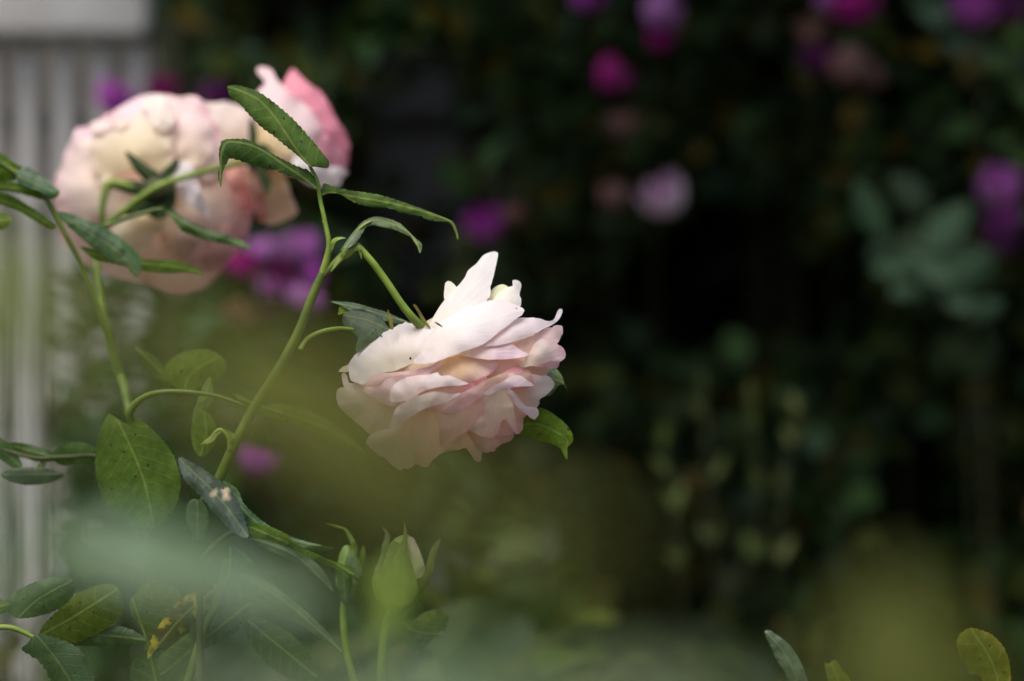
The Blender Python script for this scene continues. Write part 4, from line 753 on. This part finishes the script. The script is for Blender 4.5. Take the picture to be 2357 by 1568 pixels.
near('very near blurred lime leaf before the fence at the left edge', 0.2, [
    ([(-260,2000),(-200,1400),(-60,760)], [(-160,600),(-60,540),(40,570),(110,640),(90,720),(0,760),(-120,700)], [(-155,620),(105,690)], dict(body=(0.12,0.17,0.015), tilt=(0,0.8), tooth=0))])
near('near blurred fresh green leaf covering the plump rosebud', 0.40, [
    ([(905,2000),(900,1700),(890,1480)], [(885,1470),(868,1420),(866,1360),(880,1310),(905,1290),(935,1310),(945,1360),(930,1420),(905,1460)], [(890,1468),(905,1300)], dict(body=(0.17,0.25,0.04), tilt=(0,0.5), tooth=0))])
near('near blurred olive leaf low at the right, behind the scalloped leaf', 0.21, [
    ([(2150,2100),(2140,1850),(2130,1760)], [(1900,1480),(1960,1380),(2050,1300),(2110,1340),(2180,1400),(2290,1560),(2300,1700),(2160,1760),(2020,1740),(1920,1640)], [(2135,1755),(2080,1520),(2050,1310)], dict(body=(0.075,0.085,0.012), tilt=(0,0.4), tooth=0))])
near('very near blurred dull green leaf at the bottom centre, right of the buds', 0.20, [
    ([(1700,2200),(1620,1900),(1560,1780)], [(1120,1640),(1260,1570),(1440,1540),(1600,1540),(1740,1590),(1860,1680),(1720,1780),(1460,1780),(1240,1730)], [(1560,1775),(1480,1660),(1130,1640)], dict(up=1, body=(0.055,0.085,0.028), tilt=(0,0.6), tooth=0))])
near('thin brownish olive leaf very near the lens, under the nodding rose', 0.16, [
    ([(1300,2600),(1250,2000),(1180,1250)], [(720,1120),(900,1090),(1100,1110),(1300,1170),(1460,1260),(1400,1310),(1180,1260),(960,1220),(780,1190)], [(725,1130),(1080,1180),(1450,1270)], dict(body=(0.07,0.065,0.01), tilt=(0,0.6), tooth=0))])

# ------------------------------------------------------------------ purple roses of the hedge
def bloom_meshes():
    """petal shells of a small globular rose, unit radius, shared by all"""
    out = []
    for ring, (n, r, op) in enumerate(((3, 0.35, 0.05), (4, 0.6, 0.28), (5, 0.82, 0.55), (5, 1.0, 0.9))):
        for k in range(n):
            az = 2 * math.pi * (k + 0.5 * (ring % 2)) / n + 0.3 * ring; V = []; F = []
            nu, nv = 7, 7; half = (1.1 if ring < 2 else 0.62 + 0.16 * math.sin(k * 3 + ring))
            for i in range(nu):
                u = i / (nu - 1)
                for j in range(nv):
                    v = -1 + 2 * j / (nv - 1); a = az + v * half * math.sin(math.pi * (0.18 + 0.72 * u)) ** 0.7
                    el = -math.pi / 2 + u * math.pi * (0.92 - 0.25 * op) - 0.10 * v * v * u
                    rr = r * (1 + 0.50 * op * u ** 3 * (0.6 + 0.5 * math.sin(k * 2.3 + ring)) + 0.07 * math.sin(5 * v + k))
                    V.append((rr * math.cos(el) * math.cos(a), rr * math.cos(el) * math.sin(a), rr * math.sin(el) * 0.92))
            for i in range(nu - 1):
                for j in range(nv - 1): F.append((i * nv + j, i * nv + j + 1, (i + 1) * nv + j + 1, (i + 1) * nv + j))
            out.append((ring, V, F))
    return out
SHELLS = bloom_meshes(); PAL = {}
def shells_for(key, inner, outer):
    if key not in PAL:
        L = []
        for ring, V, F in SHELLS:
            t = ring / 3.0; c = np.array(inner) * (1 - t) + np.array(outer) * t
            me = bpy.data.meshes.new('petal'); me.from_pydata(V, [], F); me.materials.append(M_PETAL)
            me.polygons.foreach_set('use_smooth', [True] * len(F))
            a = me.color_attributes.new('pigment', 'FLOAT_COLOR', 'POINT'); cc = np.ones((len(V), 4))
            c = c * random.uniform(0.7, 1.35) + random.choice((0, 0, 0.05)); cc[:, :3] = np.clip(c, 0, 0.85); a.data.foreach_set('color', cc.ravel())
            me.uv_layers.new(name='flow'); L.append(me)
        PAL[key] = L
    return PAL[key]
KIND = {'magenta': ((0.34, 0.002, 0.14), (0.38, 0.010, 0.22)), 'purple': ((0.42, 0.008, 0.36), (0.50, 0.09, 0.52)), 'lilac': ((0.46, 0.02, 0.46), (0.66, 0.28, 0.70)),
        'pale': ((0.60, 0.24, 0.54), (0.78, 0.60, 0.78)), 'faded': ((0.30, 0.12, 0.10), (0.38, 0.20, 0.17)), 'dark': ((0.12, 0.003, 0.09), (0.16, 0.012, 0.15))}
def purple_rose(x, y, r, d, kind, label, droop=(0.3, 0, 0)):
    c = at(x, y, d); R = r / FP * d
    t = empty('purple_rose', (c.x, c.y + 0.05, 0), label, 'rose', 'purple roses on the dark hedge')
    b = empty('bloom', (0, 0, 0), None, None); b.parent = t; b.location = c - Vector(t.location)
    b.rotation_euler = (droop[0] + random.uniform(-.5, .6), droop[1] + random.uniform(-.4, .4), random.uniform(0, 6.28)); b.scale = (R, R, R * 1.12)
    for me in shells_for(kind, *KIND[kind]):
        o = bpy.data.objects.new('petal', me); COL.objects.link(o); o.parent = b
    g = Vector((c.x + random.uniform(-.03, .03), c.y + 0.16, 0.0))
    low = c + Vector((0, 0.01, -R * 0.6))
    g.y = 2.95
    tube('stem', [g, Vector((g.x, 2.95, low.z - 0.25)), low + Vector((0, (2.95 - low.y) * 0.6, -0.14)), low + Vector((0, 0.03, -0.02)), low], [0.002, 0.002, 0.0018, 0.0014, 0.0012], M_STEM_DARK, t, segs=6, n=5)
    return t
PR = [
 (1525,26,42,2.45,'lilac','lilac purple rose at the top edge, above the crimson magenta bloom'),
 (1520,84,32,2.47,'magenta','purple underside bloom touching the lilac rose at the top edge'),
 (1412,176,38,2.42,'magenta','deep crimson magenta rosebud standing alone in the upper middle'),
 (1432,284,32,2.5,'faded','withered brownish rose directly below the crimson magenta bud'),
 (1527,450,46,2.38,'pale','palest pink lilac rose, alone in the middle of the dark hedge'),
 (1415,448,32,2.5,'faded','dull brown faded rose just left of the palest lilac rose'),
 (1112,515,38,2.45,'purple','dim purple rose above and left of the white rose tip'),
 (1182,490,24,2.5,'faded','small faded reddish rose beside the dim purple rose'),
 (1350,-8,34,2.5,'purple','purple rose cut off by the top edge, left of the lilac one'),
 (1972,8,50,2.4,'magenta','vivid magenta rose at the top edge, above the wilted pair'),
 (1910,0,34,2.44,'lilac','small lilac rose at the top edge touching the vivid magenta one'),
 (1868,72,30,2.48,'faded','greyish faded rose hanging between the lilac and wilted roses'),
 (1890,132,38,2.45,'dark','dark purple wilted rose joined to the peach coloured one'),
 (1958,150,46,2.43,'faded','wilted peach pink rose drooping right of the dark purple one'),
 (2008,178,28,2.46,'faded','small wilted bloom at the lower right of the peach pink one'),
 (2242,12,50,2.4,'purple','dark purple rose at the top edge near the right corner'),
 (2338,20,40,2.45,'dark','darkest maroon purple rose in the top right corner'),
 (2298,430,46,2.3,'lilac','bright violet rose near the right edge, upper one of a pair'),
 (2306,500,34,2.34,'purple','purple rose hanging right below the bright violet one'),
 (2308,555,34,2.36,'dark','dark plum rose, lowest at the right edge'),
 (268,228,40,2.2,'purple','purple rose showing above the left of the cream rose'),
 (372,204,32,2.3,'magenta','small magenta rose peeping above the cream rose'),
 (492,222,36,2.35,'dark','dark plum rose just behind the top of the cream rose'),
 (556,612,36,1.95,'magenta','deep magenta rose, leftmost of the cluster behind the stem'),
 (604,574,30,1.98,'lilac','lilac rose in the cluster, between magenta and violet blooms'),
 (688,570,44,2.0,'lilac','large violet rose, topmost of the cluster behind the stem'),
 (632,664,34,2.05,'purple','purple rose in the heart of the cluster behind the stem'),
 (702,690,36,1.97,'lilac','violet pink rose, lowest right of the cluster by the stem'),
 (552,728,36,2.05,'faded','dusky pink faded rose below the magenta one of the cluster'),
 (640,618,26,2.0,'magenta','small magenta bloom wedged between the lilac and violet roses of the cluster'),
 (722,632,26,2.0,'purple','small purple bloom half hidden by the green stem, right of the cluster'),
 (612,724,24,2.06,'dark','dark plum bud at the underside of the purple cluster'),
 (592,1050,38,2.1,'purple','dim mauve rose low beside the green main stem'),
]
for q in PR: purple_rose(*q)

# ------------------------------------------------------------------ brighter leaf sprays and young shoots before the hedge
def bgspray(label, d, pts, body, cat='rose leaves', name='rose_leaf_spray', group=None, ln=70):
    p = at(*pts[0][:2], d); t = empty(name, (p.x, p.y, 0), label, cat, group)
    P0 = at(*pts[0], d); P = [Vector((p.x + 0.05, p.y + 0.08, 0)), P0 + Vector((0.02, 0.03, -0.12)), P0 + Vector((0.005, 0.01, -0.04))] + [at(x, y, d) for x, y in pts]
    tube('stem', P, [0.0013] * (len(pts) + 3), M_STEM_DARK, t, segs=6, n=5)
    for i, (x, y) in enumerate(pts):
        for sd in (-1, 1):
            if random.random() < 0.22 and i: continue
            L = ln * random.uniform(.6, 1.2); a = random.uniform(0.3, 1.5) if i < len(pts) - 1 else random.uniform(.1, .5)
            if name == 'young_shoot': a *= 0.5; L *= 1.3
            x1, y1 = x + random.uniform(-8, 8), y + random.uniform(-12, 12)
            a = a if name == 'young_shoot' else random.uniform(0.3, 2.5)
            dx, dy = sd * math.sin(a) * L, -math.cos(a) * L
            jit = random.uniform(.75, 1.2); w = random.uniform(.6, 1.1) * (0.5 if name == 'young_shoot' else 1); nx, ny = -dy * 0.3 * w, dx * 0.3 * w
            o = [(x1, y1), (x1 + dx * .3 + nx, y1 + dy * .3 + ny), (x1 + dx * .65 + nx * .9, y1 + dy * .65 + ny * .9), (x1 + dx, y1 + dy), (x1 + dx * .65 - nx * .9, y1 + dy * .65 - ny * .9), (x1 + dx * .3 - nx, y1 + dy * .3 - ny)]
            leaf('leaf', V0, o, [(x1, y1), (x1 + dx * .5, y1 + dy * .5), (x1 + dx, y1 + dy)], d, M_LEAFBG, t, step=6, body=tuple(q * jit for q in body), tooth=0, tilt=(0, random.uniform(-.3, .8)), layer=random.uniform(-15, 15), bulge=1.5)
    return t
bgspray('grey green leaf cluster paler than the hedge, left of the bright violet rose', 2.2, [(2230,720),(2200,660),(2170,610),(2130,580),(2080,560),(2040,550)], (0.06,0.115,0.06), ln=125)
bgspray('upper leaf cluster over the grey green one, near the right edge', 2.25, [(2190,580),(2160,520),(2130,470),(2105,440)], (0.06,0.10,0.05), ln=105)
bgspray('green leaves reaching in at the right edge under the top corner rose', 2.3, [(2420,240),(2370,190),(2320,130)], (0.06,0.12,0.03), ln=95)
bgspray('green leaf tuft at the right edge above the violet rose', 2.35, [(2430,440),(2380,370),(2350,320)], (0.06,0.12,0.03), ln=80)
bgspray('faint leaf cluster right of the magenta rose at the top edge', 2.4, [(2230,110),(2200,60),(2165,35)], (0.055,0.10,0.06), ln=80)
for lab, pts, bodyc in (
   ('yellow green young shoot, leftmost of the four in the lower right dark', [(1560,1300),(1555,1180),(1540,1080),(1528,1040)], (0.07,0.105,0.018)),
   ('tall dim young shoot with a small tip, second from the left', [(1640,1250),(1630,1100),(1622,960),(1618,890)], (0.07,0.10,0.02)),
   ('yellow green young shoot with a forked tip, third from the left', [(1740,1290),(1745,1130),(1735,1000),(1722,940)], (0.06,0.09,0.018)),
   ('brightest yellow green young shoot, rightmost of the four', [(1790,1300),(1800,1150),(1820,1020),(1838,950)], (0.10,0.12,0.03))):
    bgspray(lab, 2.1, pts, bodyc, 'young shoot', 'young_shoot', 'young shoots before the hedge', 50)
# low planting between the roses and the hedge
def keep_l(p): return mnoise.noise(Vector((p[0] * 4, p[1] * 4, 0))) > -0.25 and p[2] < low_top(p)
def low_top(p):
    X = p[0] / p[1] * FP + 1178.5
    return 0.44 + 0.15 * math.exp(-((X - 1150) / 330) ** 2) + 0.07 * mnoise.noise(Vector((p[0] * 5, p[1] * 5, 5)))
n_ = 13000
c = np.stack([rng.uniform(-1.0, 1.3, n_), rng.uniform(1.5, 2.6, n_), rng.uniform(0.03, 0.68, n_)], 1); c = c[[keep_l(p) for p in c]]
pal = np.array([G1, (0.035, 0.055, 0.008), G3, (0.045, 0.06, 0.009), (0.03, 0.042, 0.025), (0.045,0.042,0.007)])
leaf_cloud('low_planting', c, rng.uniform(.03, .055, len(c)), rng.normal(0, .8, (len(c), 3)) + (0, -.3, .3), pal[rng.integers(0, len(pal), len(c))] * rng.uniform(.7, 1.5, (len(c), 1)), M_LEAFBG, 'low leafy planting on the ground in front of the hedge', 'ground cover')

# ------------------------------------------------------------------ unseen canopy added above the hedge to keep it in shade
added_shade_tree = empty('added_shade_tree', (1.75, 3.3, 0), 'leafy canopy out of view, added to shade the rose hedge', 'added_shade_tree')
tube('trunk', [(1.75, 3.3, -0.02), (1.72, 3.28, 0.8), (1.6, 3.2, 1.7), (1.2, 3.0, 2.3), (0.5, 2.7, 2.5), (-0.3, 2.5, 2.45)], [0.11, 0.09, 0.08, 0.06, 0.04, 0.015], M_STEM_DARK, added_shade_tree, segs=12)
n_ = 9000
c = np.stack([rng.uniform(-0.75, 2.6, n_), rng.uniform(1.45, 3.8, n_), rng.uniform(1.75, 2.6, n_)], 1)
c = c[[mnoise.noise(Vector(p) * 1.8) > -0.35 and p[2] > 1.75 + 0.25 * mnoise.noise(Vector((p[0] * 2, p[1] * 2, 3))) for p in c]]
o = leaf_cloud('crown', c, rng.uniform(.07, .11, len(c)), rng.normal(0, .8, (len(c), 3)) + (0, -.2, -.3), pal[rng.integers(0, 3, len(c))] * rng.uniform(.7, 1.5, (len(c), 1)), M_LEAFBG, None, None)
o.parent = added_shade_tree; o.location = -Vector(added_shade_tree.location)
for k_ in ('category', 'label'):
    if k_ in o: del o[k_]

# shrub growing in front of the lower part of the fence
n_ = 5000
c = np.stack([rng.uniform(-0.5, -0.2, n_), rng.uniform(2.2, 2.5, n_), rng.uniform(0.1, 0.86, n_)], 1)
def keep_s(p):
    X = p[0] / p[1] * FP + 1178.5; Y = 784 - (p[2] - CAM_Z) / p[1] * FP
    return X > 150 + 40 * mnoise.noise(Vector((0, p[2] * 9, 3))) and Y > 660 - 0.25 * (X - 150) + 60 * mnoise.noise(Vector((p[0] * 9, 0, 9))) and mnoise.noise(Vector(p) * 7) > -0.1
c = c[[bool(keep_s(p)) for p in c]]
leaf_cloud('fence_shrub', c, rng.uniform(.02, .04, len(c)), rng.normal(0, .8, (len(c), 3)) + (0, -.3, .1), np.array([G1, G2, (0.07, 0.07, 0.05)])[rng.integers(0, 3, len(c))] * rng.uniform(.7, 1.4, (len(c), 1)), M_LEAFBG, 'dull green shrub mass in front of the lower part of the fence', 'shrub')
